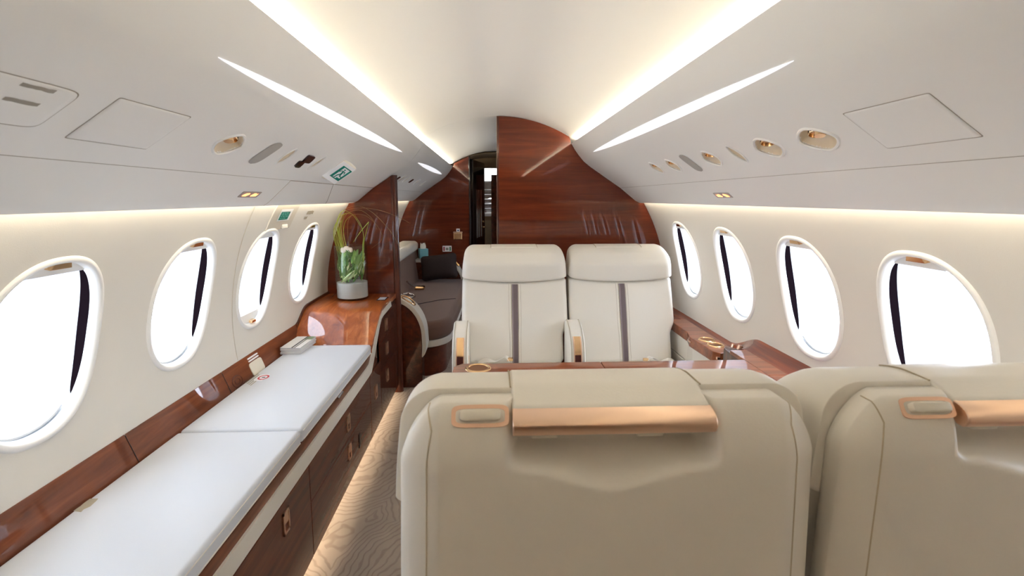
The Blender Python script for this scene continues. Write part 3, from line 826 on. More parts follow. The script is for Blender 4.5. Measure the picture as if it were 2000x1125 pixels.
# bench pads on the sideboard
def pad(y0, y1, label, x0=-1.087, x1=XF-.001):
    t = thing('bench_pad', label, 'cushion', ((x0+x1)/2, (y0+y1)/2, .499), 'white leather pads on the sideboard')
    c = ((x0+x1)/2, (y0+y1)/2, .5255)
    def fn(Q):
        Q = Q-np.array(t.location); u = np.clip(1-(2*Q[:, 0]/(x1-x0))**2, 0, 1)*np.clip(1-(2*Q[:, 1]/(y1-y0))**8, 0, 1)
        Q[:, 2] += np.where(Q[:, 2] > .03, .004*u, 0); return Q
    cushion('pad_body', c, ((x1-x0)/2, (y1-y0)/2-.002, .0265), (.012, .012, .012), M['leatherw'], t, (10, 16, 2), 4, fn)
    e = .0005
    pts = [(x1-t.location.x+e, yy-t.location.y, .010) for yy in (y0+.014, y1-.014)]
    MB().tube(pts, .0018, 6).obj('piping', M['leather'], t)
    pts = [(x1-t.location.x+e, yy-t.location.y, .041) for yy in (y0+.014, y1-.014)]
    MB().tube(pts, .0014, 6).obj('piping', M['leather'], t)
    return t
p1 = pad(1.573, 2.529, 'white leather bench pad at the console end, with the magazines on it')
p2 = pad(-.1, 1.570, 'white leather bench pad nearest the camera, left foreground')
def decal(name, pts, z, m, par):
    return MB().add([Vector((x, y, z))-par.location for x, y in pts], [tuple(range(len(pts)))]).obj(name, m, par, smooth=False)
zt = .5538
# round sticker with a red ring, and faded print beside it
cx_, cy_ = -1.030, 2.055
decal('sticker', [(cx_+.030*oval(a, 4)[0], cy_+.040*oval(a, 4)[1]) for a in np.linspace(0, 2*PI, 33)[:-1]], zt+.0004, M['white'], p1)
ringm = MB(); rr = []
for r_ in (.026, .018): rr.append([Vector((cx_+r_*.85*math.cos(a), cy_+r_*1.1*math.sin(a), zt+.0010))-p1.location for a in np.linspace(0, 2*PI, 33)[:-1]])
ringm.loft(rr, True, False).obj('sticker_ring', M['red'], p1, smooth=False)
decal('sticker_mark', [(cx_-.007, cy_-.006), (cx_+.008, cy_-.004), (cx_+.006, cy_+.007), (cx_-.006, cy_+.005)], zt+.0010, M['dark'], p1)
for k in range(4):
    x = -1.078+.011*k
    decal('faded_print', [(x, 1.995-.01*k), (x+.005, 1.995-.01*k), (x+.005, 2.105-.012*k), (x, 2.105-.012*k)], zt, M['smudge'], p1)
rg = random.Random(11)
blob = [(-1.083+.003*rg.random(), 1.155+.05*i/5) for i in range(6)]+[(-1.062+.010*rg.random(), 1.205-.055*i/5) for i in range(6)]
decal('faded_print', blob, zt-.0028+.0022, M['smudge'], p2)

# wooden wall ledge between pads and lining
wl = thing('wall_ledge', 'mahogany ledge strip along the left wall behind the bench pads', 'ledge', (-1.11, 1.2, .58))
WL = lambda mb: (setattr(mb, 'v', [tuple(Vector(p)-wl.location) for p in mb.v]), mb)[1]
def ledge_pt(y, t): # t 0 at pad, 1 at wall
    x0, z0_ = -1.088, .52; x1, z1_ = -1.1285, .629
    return Vector((x0+(x1-x0)*t, y, z0_+(z1_-z0_)*t))
for (ya, yb) in ((-1.9, 1.40), (1.402, 1.918), (1.920, 2.72)):
    g = [[ledge_pt(y, t) for t in (0, .5, 1)]+[Vector((-1.134, y, .629))] for y in np.linspace(ya, yb, 8)]
    mb = MB().grid(g)
    WL(mb).obj('ledge_panel', M['woody'], wl, angle=30)
WL(MB().tube([ledge_pt(1.40, .02)+Vector((.001, 0, 0)), ledge_pt(1.40, .98)+Vector((.001, 0, 0))], .001, 5)).obj('joint', M['dark'], wl)
WL(MB().tube([ledge_pt(1.919, .02)+Vector((.001, 0, 0)), ledge_pt(1.919, .98)+Vector((.001, 0, 0))], .001, 5)).obj('joint', M['dark'], wl)
def onledge(y0, y1, t0, t1, h, nm, m, ex=6, par=wl):
    N = 24; n_ = Vector((.937, 0, .348)); rings = []
    for hh in (0, h):
        rings.append([ledge_pt((y0+y1)/2+(y1-y0)/2*oval(2*PI*k/N, ex)[0], (t0+t1)/2+(t1-t0)/2*oval(2*PI*k/N, ex)[1])+n_*hh-par.location for k in range(N)])
    return MB().loft(rings, True, True).obj(nm, m, par, smooth=False)
op = thing('outlet_plate', 'cream outlet plate set in the left wall ledge near the magazines', 'socket', ledge_pt(2.17, .5))
onledge(2.105, 2.215, .18, .70, .003, 'plate', M['cplas'], 6, op)
onledge(2.115, 2.205, .74, .80, .0022, 'white_mark', M['white'], 6, op)
onledge(2.115, 2.205, .84, .90, .0022, 'white_mark', M['white'], 6, op)
pl_ = thing('light_latch', 'small oval latch engraved in the left wall ledge', 'latch', ledge_pt(1.985, .42))
N = 24
for (a_, b_) in ((.036, .20), (.018, .10)):
    pts = [ledge_pt(1.985+a_*math.cos(2*PI*k/N), .42+b_*math.sin(2*PI*k/N))+Vector((.002, 0, 0))-pl_.location for k in range(N+1)]
    MB().tube(pts, .0014, 5, False).obj('ring', M['edge'], pl_)

# magazines
for k in range(7):
    z0_ = .5535+.0049*k; rg = random.Random(k+3)
    dx, dy, an = (rg.random()-.5)*.005, (rg.random()-.5)*.006, (rg.random()-.5)*.03
    lbl = ['bottom magazine of the stack on the console end of the pad', 'second magazine from the bottom of the stack', 'third magazine from the bottom of the stack', 'middle magazine of the stack', 'third magazine from the top of the stack', 'second magazine from the top of the stack', 'topmost white magazine with dark stripes, on the stack at the wall'][k]
    t = thing('magazine', lbl, 'magazine', (-1.038+dx, 2.468+dy, z0_), 'magazines stacked on the bench pad'); t.rotation_euler = (0, 0, an-.02)
    MB().box(-.048, .048, -.099, .099, .0006, .0044).obj('pages', M['pages'], t, smooth=False)
    MB().box(-.0495, .0495, -.101, .101, .0040, .0048).obj('cover', M['cover'], t, smooth=False)
    MB().box(-.0495, .0495, -.101, .101, .0, .0007).obj('back_cover', M['cover'], t, smooth=False)
    if k == 6:
        MB().box(.004, .012, -.101, .101, .0048, .0051).obj('stripe', M['dark'], t, smooth=False)
        MB().box(.018, .024, -.101, .101, .0048, .0051).obj('stripe', M['gcov'], t, smooth=False)
        MB().box(.012, .0495, .045, .101, .0047, .00495).obj('green_patch', mat('green_cover', S(130, 150, 110), .4), t, smooth=False)

# ------------------------------------------------------------------ vase and plant
vx, vy, vz = -.925, 3.065, .694
VR = .098; VH = .335
vs = thing('glass_vase', 'tall clear glass cylinder vase on the wooden console', 'vase', (vx, vy, vz))
MB().lathe([(0, 0), (VR-.004, 0), (VR, .004), (VR, VH-.002), (VR-.002, VH), (VR-.004, VH-.002), (VR-.0045, .010), (0, .009)], 0, 0, 64).obj('glass_wall', M['vase'], vs, angle=50)
sd = MB(); 
prof_s = [(0, .0105), (VR-.006, .0105), (VR-.0055, .014), (VR-.0055, .104), (VR-.02, .106), (0, .108)]
sdo = MB().lathe(prof_s, 0, 0, 48).obj('white_sand', M['sand']); sdo.location = (vx, vy, vz)
tag(sdo, 'pale grey sand filling the bottom of the glass vase', 'sand'); sdo['kind'] = 'stuff'
plant = thing('plant', 'green leaves and arching grass blades standing in the glass vase', 'plant', (vx, vy, vz+.106))
def leaf(p0, p1, bend, w, m, vein=None, nrm=None):
    p0, p1, bend = Vector(p0), Vector(p1), Vector(bend); N = 14
    ctrl = (p0+p1)/2+bend
    rows = []; vn = []
    for i in range(N+1):
        t = i/N; p = p0*(1-t)**2+ctrl*2*t*(1-t)+p1*t*t
        tg = ((ctrl-p0)*(1-t)+(p1-ctrl)*t).normalized()
        rad = Vector((p.x, p.y, 0)); rad = rad.normalized() if rad.length > 1e-4 else Vector((0, -1, 0))
        sd_ = tg.cross(rad).normalized(); ww = w*math.sin(PI*min(.04+t*.96, 1))**.7
        rows.append([p+sd_*ww*k+rad*(-.004*abs(k)) for k in (-1, -.5, 0, .5, 1)])
        vn.append(p+rad*.0012)
    lf = MB().grid(rows).obj('leaf', m, plant)
    if vein: MB().tube(vn, .0012, 5).obj('vein', vein, lf)
rg = random.Random(21)
for k in range(92):
    a = rg.uniform(0, 2*PI) if k % 3 else rg.uniform(-2.9, -.2); a2 = a+rg.uniform(-1.5, 1.5)
    r0, r1 = rg.uniform(.06, .086), rg.uniform(.06, .086)
    z0_ = rg.uniform(.004, .13); z1_ = min(z0_+rg.uniform(.05, .13), .207)
    p0 = (r0*math.cos(a), r0*math.sin(a), z0_); p1 = (r1*math.cos(a2), r1*math.sin(a2), z1_)
    mid = Vector((math.cos((a+a2)/2), math.sin((a+a2)/2), 0))*.007
    leaf(p0, p1, mid, rg.uniform(.009, .019), [M['leaf'], M['leafd'], M['leafd'], M['leaf'], M['leafd'], M['leafp']][k % 6], M['leafp'] if k % 4 == 1 else None)
for k in range(6):
    a = -2.2+.35*k
    leaf((.083*math.cos(a), .083*math.sin(a), .005+.01*k), (.084*math.cos(a+1.0), .084*math.sin(a+1.0), .075+.02*k), (.008, -.016, .0), .009, M['leafp'], M['leafd'])
bl_ = MB(); 
for q in range(3):
    v, f, _ = rbox((-.018+.02*q-.012, -.055, .203+.008*(q == 1)), (.016, .013, .017), .012, (1, 1, 1), 4); bl_.add(v, f)
bl_.obj('flower_bud', M['bud'], plant)
def blade(pts, r, m):
    P = []
    for p in pts:
        zw = p[2]*.965+vz+.106; lim = -math.sqrt(max(RW**2-(zw-ZC)**2, 0))+.03-vx
        P.append(Vector((max(p[0], lim), p[1], p[2]*.965)))
    out = []
    # Catmull-Rom
    Q = [P[0]]+P+[P[-1]]
    for i in range(1, len(Q)-2):
        for j in range(8):
            t = j/8; a, b, c, d = Q[i-1], Q[i], Q[i+1], Q[i+2]
            out.append(.5*((2*b)+(c-a)*t+(2*a-5*b+4*c-d)*t*t+(3*b-a-3*c+d)*t**3))
    out.append(P[-1]); k = len(out)
    MB().tube(out, [r*(1-.75*i/(k-1)) for i in range(k)], 5).obj('grass_blade', m, plant)
g0 = lambda x, y: (x, y, .05)
BL = [
 ([(-.02, -.02, .05), (-.035, -.02, .24), (-.05, -.02, .40), (-.03, -.02, .46), (.06, -.03, .49), (.15, -.04, .45), (.26, -.08, .34), (.33, -.10, .22)], .0030, 'grassb'),
 ([(-.01, -.03, .05), (-.025, -.03, .26), (-.035, -.02, .38), (-.0, -.02, .445), (.08, -.02, .46), (.15, -.02, .40), (.17, -.02, .34)], .0030, 'grassb'),
 ([(-.03, -.04, .05), (-.045, -.04, .22), (-.065, -.04, .36), (-.055, -.03, .43), (-.02, -.03, .46), (.03, -.02, .43), (.07, -.02, .36)], .0036, 'grass'),
 ([(-.04, -.02, .05), (-.06, -.02, .2), (-.085, -.01, .34), (-.075, -.01, .42), (-.04, -.01, .455)], .0036, 'grass'),
 ([(-.06, -.01, .05), (-.085, .0, .2), (-.105, .0, .32), (-.085, .0, .40), (-.05, .0, .44)], .0032, 'grass'),
 ([(-.02, -.05, .05), (-.03, -.05, .2), (-.05, -.05, .33), (-.035, -.04, .40)], .0036, 'grass'),
 ([(.0, -.05, .05), (-.005, -.05, .19), (-.025, -.05, .31), (-.015, -.04, .39), (.02, -.03, .43)], .0034, 'grass'),
 ([(.08, -.03, .05), (.082, -.03, .22), (.09, -.03, .30), (.075, -.03, .37), (.04, -.02, .43)], .0034, 'grass'),
 ([(.08, -.02, .10), (.088, -.02, .25), (.115, -.03, .35), (.125, -.03, .388)], .0032, 'grass'),
 ([(.125, -.03, .388), (.09, -.04, .345), (.055, -.05, .295), (.03, -.05, .26)], .0028, 'grass'),
 ([(-.03, -.02, .05), (-.05, -.02, .3), (-.03, -.03, .44), (.05, -.05, .475), (.18, -.09, .47), (.31, -.13, .43), (.40, -.16, .385)], .0024, 'grassb'),
 ([(.0, .02, .05), (-.02, .02, .3), (.0, .02, .42), (.09, .01, .43), (.17, .0, .36), (.20, -.02, .28), (.14, -.05, .22)], .0022, 'grassb'),
]
for pts, r_, m_ in BL: blade(pts, r_*.72, M[m_])
for k in range(7):
    rg2 = random.Random(60+k); x = -.075+.01*k
    blade([(x+.03, -.02, .05), (x, -.01-.008*k, .2), (x-.025, -.01-.006*k, .33), (x-.012, -.01, .40+.006*k), (x+.03, -.01, .44)], .0020, M['grass'])

# ------------------------------------------------------------------ seats
def make_seat(label, group, arm=-1):
    t = thing('leather_armchair', label, 'chair', (0, 0, 0), group)
    HW = .290
    # --- rear shell (dense, carved for the hand pocket)
    def shell_fn(Q):
        Q = Q.copy(); x, y, zz = Q[:, 0], Q[:, 1], Q[:, 2]
        top = ss(.70, 1.03, zz)
        Q[:, 0] = x*(1-.022*top)
        x = Q[:, 0]
        # hand pocket under the flap: floor level with a scooped, wider lip in the middle
        g = np.exp(-(x/.072)**2)
        zl = .968-.017*g; soft = .008+.020*g
        mx = 1-ss(.121, .141, np.abs(x))
        mz = ss(zl-soft, zl+soft, zz)
        mask = mx*mz*ss(.130, .142, y)
        Q[:, 1] = y-mask*(np.clip(y-.131, 0, 1)*.97)
        return Q
    v, f, mp = rbox((0, .160, .66), (HW-.004, .032, .382), ((.055, .055), (.003, .060), (.06, .080)), (96, 3, 90), 18, shell_fn, 1.5)
    sh = obj('seat_shell', v, f, M['leather'], t, True, 80)
    # seams on the shell: one each side running over the roll and down
    for sg in (-1, 1):
        P = [(sg*.250, -.02+.052*i/10, .382) for i in range(11)]+[(sg*.250, .032, .382-.7*i/60) for i in range(61)]
        pts = mp(np.array(P)); MB().tube([tuple(p) for p in pts], .0011, 5).obj('shell_seam', M['seam2'], t)
    # --- headrest cushion
    def head_fn(Q):
        Q = Q.copy(); x, y, zz = Q[:, 0], Q[:, 1], Q[:, 2]
        u = (zz-.87)/.18
        Q[:, 0] = x*(1.0-.055*np.clip(u, 0, 1)**1.5)
        front = ss(.03, -.05, y); Q[:, 2] = zz-(.10*np.clip(.08-y, 0, 1)+2.4*np.clip(.08-y, 0, 1)**2)*ss(.93, 1.05, zz)
        Q[:, 1] = y-.018*(1-(x/.29)**2)*front*np.clip(1-abs(u-.45)*1.2, 0, 1)+.012*front*np.clip(u, 0, 1)**2+.004
        low = ss(.96, .87, zz)
        Q[:, 2] = Q[:, 2]-.020*(1-(x/.29)**2)*low*front
        return Q
    cushion('headrest', (0, .034, .9585), (.296, .092, .0905), ((.050, .050), (.040, .004), (.016, .048)), M['leather'], t, (20, 6, 6), 7, head_fn)
    # --- backrest cushion, leaning
    def back_fn(Q):
        Q = Q.copy(); x, y, zz = Q[:, 0], Q[:, 1], Q[:, 2]
        u = np.clip((.87-zz)/.45, 0, 1.1)
        nar = 1-.095*ss(.64, .56, zz)+.01*np.sin(np.clip(u, 0, 1)*PI)
        Q[:, 0] = x*nar
        Q[:, 1] = y-.30*u*(zz < 2)*.5-.014*(1-(x/.29)**2)*ss(.04, -.04, y)
        Q[:, 2] = zz-.020*(1-(x/.29)**2)*ss(.80, .87, zz)*ss(.06, .0, y)
        return Q
    v, f, mpb = rbox((0, .045, .645), (.294, .075, .228), (.030, .030, (.03, .018)), (20, 6, 24), 6, back_fn)
    obj('backrest', v, f, M['leather'], t, True, 70)
    # stripe with two tones and stitch lines
    def onback(x, zrel, off): 
        p = mpb(np.array([[x, -.075, zrel]]))[0]; return Vector((p[0], p[1]-off, p[2]))
    zs = np.linspace(.215, -.228, 24)
    MB().grid([[onback(x, zz, .0022) for zz in zs] for x in (-.0165, -.008, 0, .008, .0165)]).obj('stripe', M['stripe'], t)
    MB().grid([[onback(x, zz, .0030) for zz in zs] for x in (-.0165, -.009)]).obj('stripe_edge', M['stripe2'], t)
    for x in (-.0195, .0195, -.0330, .0330):
        if abs(x) < .02 or True:
            MB().tube([onback(x, zz, .0004) for zz in zs], .0010, 5).obj('stitching', M['stitch'] if abs(x) < .02 else M['seamw'], t)
    # --- seat cushion, base, footing
    def seat_fn(Q):
        Q = Q.copy(); Q[:, 2] += .012*(1-(Q[:, 0]/.26)**2)*ss(.38, .44, Q[:, 2])*0+.02*ss(-.2, -.55, Q[:, 1]); return Q
    cushion('seat_cushion', (0, -.33, .365), (.250, .27, .065), (.04, .05, .04), M['leather'], t, (8, 10, 3), 5, seat_fn)
    cushion('seat_base', (0, -.18, .19), (.22, .24, .11), .03, M['band'], t, (4, 4, 3), 3)
    MB().box(-.16, .16, -.34, .02, 0, .085).obj('pedestal', M['dark'], t, smooth=False, bevel=.006)
    # --- flap over the pocket with the gold grab bar
    def flap_fn(Q):
        Q = Q.copy(); y = Q[:, 1]
        Q[:, 2] = Q[:, 2]-.32*np.clip(y-.122, 0, 1)-2.6*np.clip(.08-y, 0, 1)**2-.10*np.clip(.08-y, 0, 1)
        return Q
    cushion('top_flap', (0, .101, 1.0425), (.1320, .069, .0090), (.005, .008, .006), M['leather'], t, (8, 16, 1), 4, flap_fn)
    for sg in (-1, 1):
        ys_ = np.linspace(.034, .128, 14)
        MB().tube([(sg*.1332, y, 1.0497-(2.4*max(.08-y, 0)**2+.10*max(.08-y, 0))) for y in ys_], .0013, 5).obj('flap_seam', M['stitch'], t)
    pr = [(.166, 1.0350), (.176, 1.0335), (.186, 1.0290), (.1915, 1.022), (.193, 1.015), (.190, 1.0075), (.184, 1.0030), (.174, 1.0045), (.166, 1.014)]
    MB().prism(pr, 0, -.1325, .1325).obj('grab_bar', M['gold'], t, angle=50, bevel=.0015)
    for x in (-.05, .09): MB().box(x-.018, x+.018, .158, .176, .994, 1.005).obj('bar_catch', M['cplas'], t, smooth=False, bevel=.003)
    # --- recline latch: satin gold frame, cream paddle
    lx = .174
    a_ = R(52)
    base = mp(np.array([[lx, .032*math.cos(0), .345]]))[0]
    # surface frame at the roll
    q0 = mp(np.array([[lx, .000, .382]]))[0]; q1 = mp(np.array([[lx, .032, .374]]))[0]; qm = mp(np.array([[lx, .020, .382]]))[0]
    dv_ = (q1-q0)/np.linalg.norm(q1-q0); nv = np.array([0, -dv_[2], dv_[1]]); nv = nv if nv[1] > 0 else -nv
    qc = (q0+q1)/2; qc = qc+nv*max(float(np.dot(qm-qc, nv)), 0)
    def lr(hx, hy, dz, ex=5):
        out = []
        for k in range(32):
            ox, oy = oval(2*PI*k/32, ex); p = qc+dv_*hy*oy+nv*dz; out.append((lx+hx*ox, p[1], p[2]))
        return out
    fr_ = MB().loft([lr(.0380, .0155, -.012), lr(.0375, .0150, .0015), lr(.0320, .0098, .0015), lr(.0312, .0093, -.008)], True, False)
    fo = fr_.obj('latch_frame', M['pgold'], t, angle=40)
    MB().add(lr(.0312, .0093, -.004), [tuple(range(32))]).obj('latch_well', M['band'], fo, smooth=False)
    MB().loft([lr(.026, .0065, -.004), lr(.027, .0078, .005), lr(.026, .0072, .0105), lr(.021, .005, .012)], True, True).obj('latch_paddle', M['cplas'], fo, angle=50)
    # --- armrest
    ap = [(-.128, .30), (-.128, .640), (-.134, .655), (-.150, .660), (-.19, .652), (-.245, .632), (-.295, .596), (-.325, .548), (-.340, .490), (-.345, .42), (-.345, .30)]
    ax_ = arm*(.292 if arm < 0 else .252); hwid = .042 if arm < 0 else .036
    am = MB(); rings = []
    for dx, ins in ((-hwid, .014), (-hwid+.004, .006), (-hwid+.012, .001), (-hwid+.02, 0), (hwid-.02, 0), (hwid-.012, .001), (hwid-.004, .006), (hwid, .014)):
        cy_, cz_ = -.20, .47; ring = []
        # fine outline
        pts = []
        for (a, b), (c, d) in zip(ap, ap[1:]):
            for q in range(5): pts.append((a+(c-a)*q/5, b+(d-b)*q/5))
        pts.append(ap[-1])
        for y, zz in pts:
            d = math.hypot(y-cy_, zz-cz_); kf = (d-ins)/d
            ring.append((ax_+dx, cy_+(y-cy_)*kf, cz_+(zz-cz_)*kf))
        rings.append(ring)
    am.loft(rings, True, True)
    ao = am.obj('armrest', M['leather'], t, angle=50)
    for dx in (-hwid+.010, hwid-.010):
        MB().tube([(ax_+dx, y, zz+.0008) for y, zz in ap[1:-1]], .0013, 5).obj('arm_seam', M['stitch'], ao)
    # gold control latch in the sloping nose of the arm
    def nose(u, w, h):  # u across, w 0..1 down the nose
        path = [(-.285, .604), (-.312, .570), (-.330, .530), (-.3385, .500), (-.342, .470)]
        yy = float(np.interp(w, np.linspace(0, 1, 5), [p[0] for p in path])); zz = float(np.interp(w, np.linspace(0, 1, 5), [p[1] for p in path]))
        return (ax_+u, yy-h*.92, zz+h*.40)
    fm = MB(); ws = np.linspace(0, 1, 15)
    for (u0, u1) in ((-.021, -.016), (.016, .021)):
        fm.loft([[nose(u0, w, .0), nose(u1, w, .0), nose(u1, w, .005), nose(u0, w, .005)] for w in ws], True, True)
    fm.loft([[nose(-.021, w, .0), nose(.021, w, .0), nose(.021, w, .005), nose(-.021, w, .005)] for w in (.95, 1.0)], True, True)
    ff = fm.obj('control_frame', M['gold'], ao, angle=40)
    MB().grid([[nose(u, w, .0035) for w in np.linspace(.0, .60, 9)] for u in (-.016, 0, .016)]).obj('control_paddle', M['gold2'], ff)
    MB().grid([[nose(u, w, .0022) for w in np.linspace(.58, .96, 6)] for u in (-.016, 0, .016)]).obj('control_slot', mat('deep_red_slot', S(70, 20, 10), .4), ff)
    cushion('side_key', (ax_-arm*.0425, -.28, .47), (.002, .012, .035), .002, M['gold'], ao, (1, 1, 2), 2)
    return t
protoL = make_seat('left cream leather seat of the facing pair by the mahogany bulkhead', 'cream leather cabin armchairs', -1)
def copy_tree(o, label):
    def rec(x, par):
        c = x.copy(); C.objects.link(c)
        if par: c.parent = par
        for ch in x.children: rec(ch, c)
        return c
    n = rec(o, None); n['label'] = label; return n
SX = .083; SY = 2.735
s2 = copy_tree(protoL, 'right cream leather seat of the facing pair, next to the right wall ledge')
protoN = make_seat('cream leather seat with its back to the camera, centre foreground', 'cream leather cabin armchairs', 1)
s4 = copy_tree(protoN, 'cream leather seat with its back to the camera, at the right edge of the photo')
protoL.location = (SX, SY, 0); s2.location = (SX+.605, SY, 0)
NX, NYY = .121, .800
for o, x in ((protoN, NX), (s4, NX+.628)):
    o.location = (x, NYY, 0); o.rotation_euler = (0, 0, PI); o.scale = (1.045, 1, 1)
# buckled lap belts lying on the facing seats
def belt(x, y, z_, label, flip=1):
    t = thing('lap_belt', label, 'seat belt', (x, y, z_))
    pts = [(-.10, 0, 0), (-.07, -.02, .022), (-.035, -.03, .030), (.0, -.03, .012), (.03, -.02, .034), (.055, -.02, .046), (.075, -.02, .020)]
    rows = []
    for i, p in enumerate(pts):
        a = .3*math.sin(i*1.3); rows.append([(p[0]*flip-.006*math.sin(a), p[1]-.02*math.cos(a), p[2]-.016*math.sin(a*2)), (p[0]*flip, p[1], p[2]+.004), (p[0]*flip+.006*math.sin(a), p[1]+.02*math.cos(a), p[2]+.016*math.sin(a*2))])
    o = MB().grid(rows).obj('webbing', M['leather'], t)
    so_ = o.modifiers.new('thick', 'SOLIDIFY'); so_.thickness = .003
    sbv = o.modifiers.new('smooth', 'SUBSURF'); sbv.levels = 2; sbv.render_levels = 2
    cushion('buckle', (.075*flip, -.02, .026), (.016, .012, .008), .004, M['gold2'], t, (1, 1, 1), 3)
belt(-.025, 2.535, .438, 'cream lap belt lying on the left facing seat')
belt(.86, 2.52, .430, 'cream lap belt lying on the right facing seat', -1)

# ------------------------------------------------------------------ right ledge, table
rl_ = thing('side_ledge', 'mahogany ledge along the right wall with cup holders and a table stowage lid', 'ledge', (1.0, 2.0, .6))
RL = lambda mb: (setattr(mb, 'v', [tuple(Vector(p)-rl_.location) for p in mb.v]), mb)[1]
def zl(y): return .618+.082*float(ss(2.28, 2.02, y))       # where the wood meets the lining
ys = np.concatenate([np.linspace(-1.5, 1.9, 12), np.linspace(1.95, 2.35, 18), np.linspace(2.4, YA-.002, 8)])
rows = []
for y in ys:
    zw = zl(y); k = float(ss(2.16, 1.98, y)); xi = 1.075+(-.042)*k+(.057 if y < 1.40 else 0); zi = .606+.069*k
    xw = math.sqrt(RW**2-(zw-ZC)**2)
    rows.append([(xi, y, zi-.03), (xi, y, zi), (xi+.012, y, zi+.001), ((xi+xw)/2, y, (zi+zw)/2-.004), (xw-.006, y, zw-.003), (xw-.001, y, zw), (xw+.01, y, zw)])
RL(MB().grid(rows)).obj('wall_shelf', M['woodr'], rl_, angle=40)
# cup-holder block in the lower part
blk = [(1.092, 2.74), (1.092, 2.20), (1.06, 2.125), (1.00, 2.110), (.978, 2.145), (.966, 2.38), (.990, 2.47), (.990, 2.74)]
bk = MB().prism(blk, 2, .565, .616); RL(bk).obj('holder_block', M['woodt'], rl_, smooth=False, bevel=.003)
def cup(par, x, y, z_, r, org, nm='cup_holder'):
    p = [(r*.80, -.03), (r*.86, -.002), (r*.90, .0035), (r, .0045), (r*1.12, .003), (r*1.18, -.001)]
    o = MB().lathe(p, x-org.x, y-org.y, 40); o.v = [(a, b, c+z_-org.z) for a, b, c in o.v]
    o = o.obj(nm, M['gold2'], par, angle=60)
    d = MB().lathe([(0, .0008), (r*.86, .0008)], x-org.x, y-org.y, 32); d.v = [(a, b, c+z_-org.z) for a, b, c in d.v]
    d.obj('cup_well', mat('dark_gold_well', S(150, 96, 50), .3, metal=1), o, smooth=False)
cup(rl_, 1.030, 2.325, .6165, .035, rl_.location); cup(rl_, 1.034, 2.236, .6165, .035, rl_.location)
RL(MB().tube([(1.085, 2.115, .630), (1.093, 2.115, .650)], .011, 14)).obj('reading_stud', M['gold'], rl_)
RL(MB().tube([(1.100, 2.20, .612), (1.105, 2.20, .630)], .009, 14)).obj('reading_stud', M['gold'], rl_)
RL(MB().box(.985, .999, 2.108, 2.122, .586, .596)).obj('button', M['gold'], rl_, smooth=False)
RL(MB().box(.964, .975, 2.36, 2.39, .588, .597)).obj('button', M['gold'], rl_, smooth=False)
# raised part: stowage lid strip and its dark curved end
RL(MB().box(.962, 1.036, 1.43, 1.66, .665, .681)).obj('stowage_lid', M['woodt'], rl_, smooth=False, bevel=.002)
RL(MB().box(.962, 1.036, 1.664, 1.955, .665, .681)).obj('stowage_lid', M['woodt'], rl_, smooth=False, bevel=.002)
RL(MB().prism([(.968, 1.43), (1.036, 1.43), (1.036, 1.97), (1.03, 2.03), (1.0, 2.075), (.978, 2.04), (.968, 1.95)], 2, .53, .664)).obj('stowage_box', M['edge'], rl_, smooth=False, bevel=.004)
# cream side panels under the ledge
RL(MB().prism([(.99, 2.13), (.985, 2.38), (.996, 2.47), (.996, 3.1), (1.07, 3.1), (1.07, 2.13)], 2, .455, .563)).obj('side_panel', M['leather'], rl_, smooth=False, bevel=.004)
RL(MB().prism([(.99, 2.06), (.985, 2.38), (.996, 2.47), (.996, 3.1), (1.07, 3.1), (1.07, 2.06)], 2, .02, .451)).obj('side_panel', M['leather'], rl_, smooth=False, bevel=.004)
RL(MB().prism([(1.072, -1.4), (1.09, -1.4), (1.09, 1.45), (1.07, 1.47), (1.07, 2.055), (.99, 2.055), (1.005, 1.50), (1.072, 1.46)], 2, .02, .525)).obj('side_panel', M['leather'], rl_, smooth=False, bevel=.004)

tb = thing('cabin_table', 'glossy mahogany fold-out table between the facing seats', 'table', (.39, 1.55, 0))
TBl = lambda mb: (setattr(mb, 'v', [tuple(Vector(p)-tb.location) for p in mb.v]), mb)[1]
TX0, TX1, TY0, TY1 = -.192, .960, 1.30, 1.832
tp = [(TX0+.03, TY1), (TX0, TY1-.035), (TX0, TY0+.03), (TX0+.03, TY0), (.38, TY0), (.38, TY1)]
TBl(MB().prism(tp, 2, .655, .682)).obj('table_leaf', M['woodt'], tb, smooth=False, bevel=.003)
tp2 = [(.3815, TY1), (.3815, TY0), (TX1, TY0), (TX1, TY1)]
TBl(MB().prism(tp2, 2, .655, .682)).obj('table_leaf', M['woodt'], tb, smooth=False, bevel=.003)
cup(tb, -.098, 1.775, .6825, .042, tb.location)
TBl(MB().box(.90, .96, 1.45, 1.6, .30, .655)).obj('support_arm', M['dark'], tb, smooth=False, bevel=.004)

# ------------------------------------------------------------------ rear divan
dv = thing('divan', 'brown rear divan with cream bolster and rounded arms, behind the partition', 'sofa', (-.75, 4.5, 0))
DV = lambda mb: (setattr(mb, 'v', [tuple(Vector(p)-dv.location) for p in mb.v]), mb)[1]
def plan(xf, rc, y0, y1, xb=-1.03):
    p = [(xb, y0)]
    for k in range(9):
        a = R(-90+90*k/8); p.append((xf-rc+rc*math.cos(a), y0+rc*1.15+rc*1.15*math.sin(a)))
    p += [(xf+.02, (y0+y1)/2), (xf, y1), (xb, y1)]
    return p
def planpr(p, z0_, z1_, nm, m, bev):
    return DV(MB().prism(p, 2, z0_, z1_)).obj(nm, m, dv, angle=40, bevel=bev, seg=4)
planpr(plan(-.40, .16, 3.52, 5.48), .0, .235, 'kick_panel', M['bulk'], .004)
planpr(plan(-.355, .20, 3.46, 5.48), .235, .285, 'cream_rail', M['leather'], .008)
planpr(plan(-.345, .20, 3.455, 5.48), .28, .425, 'seat_cushion', M['brown'], .045)
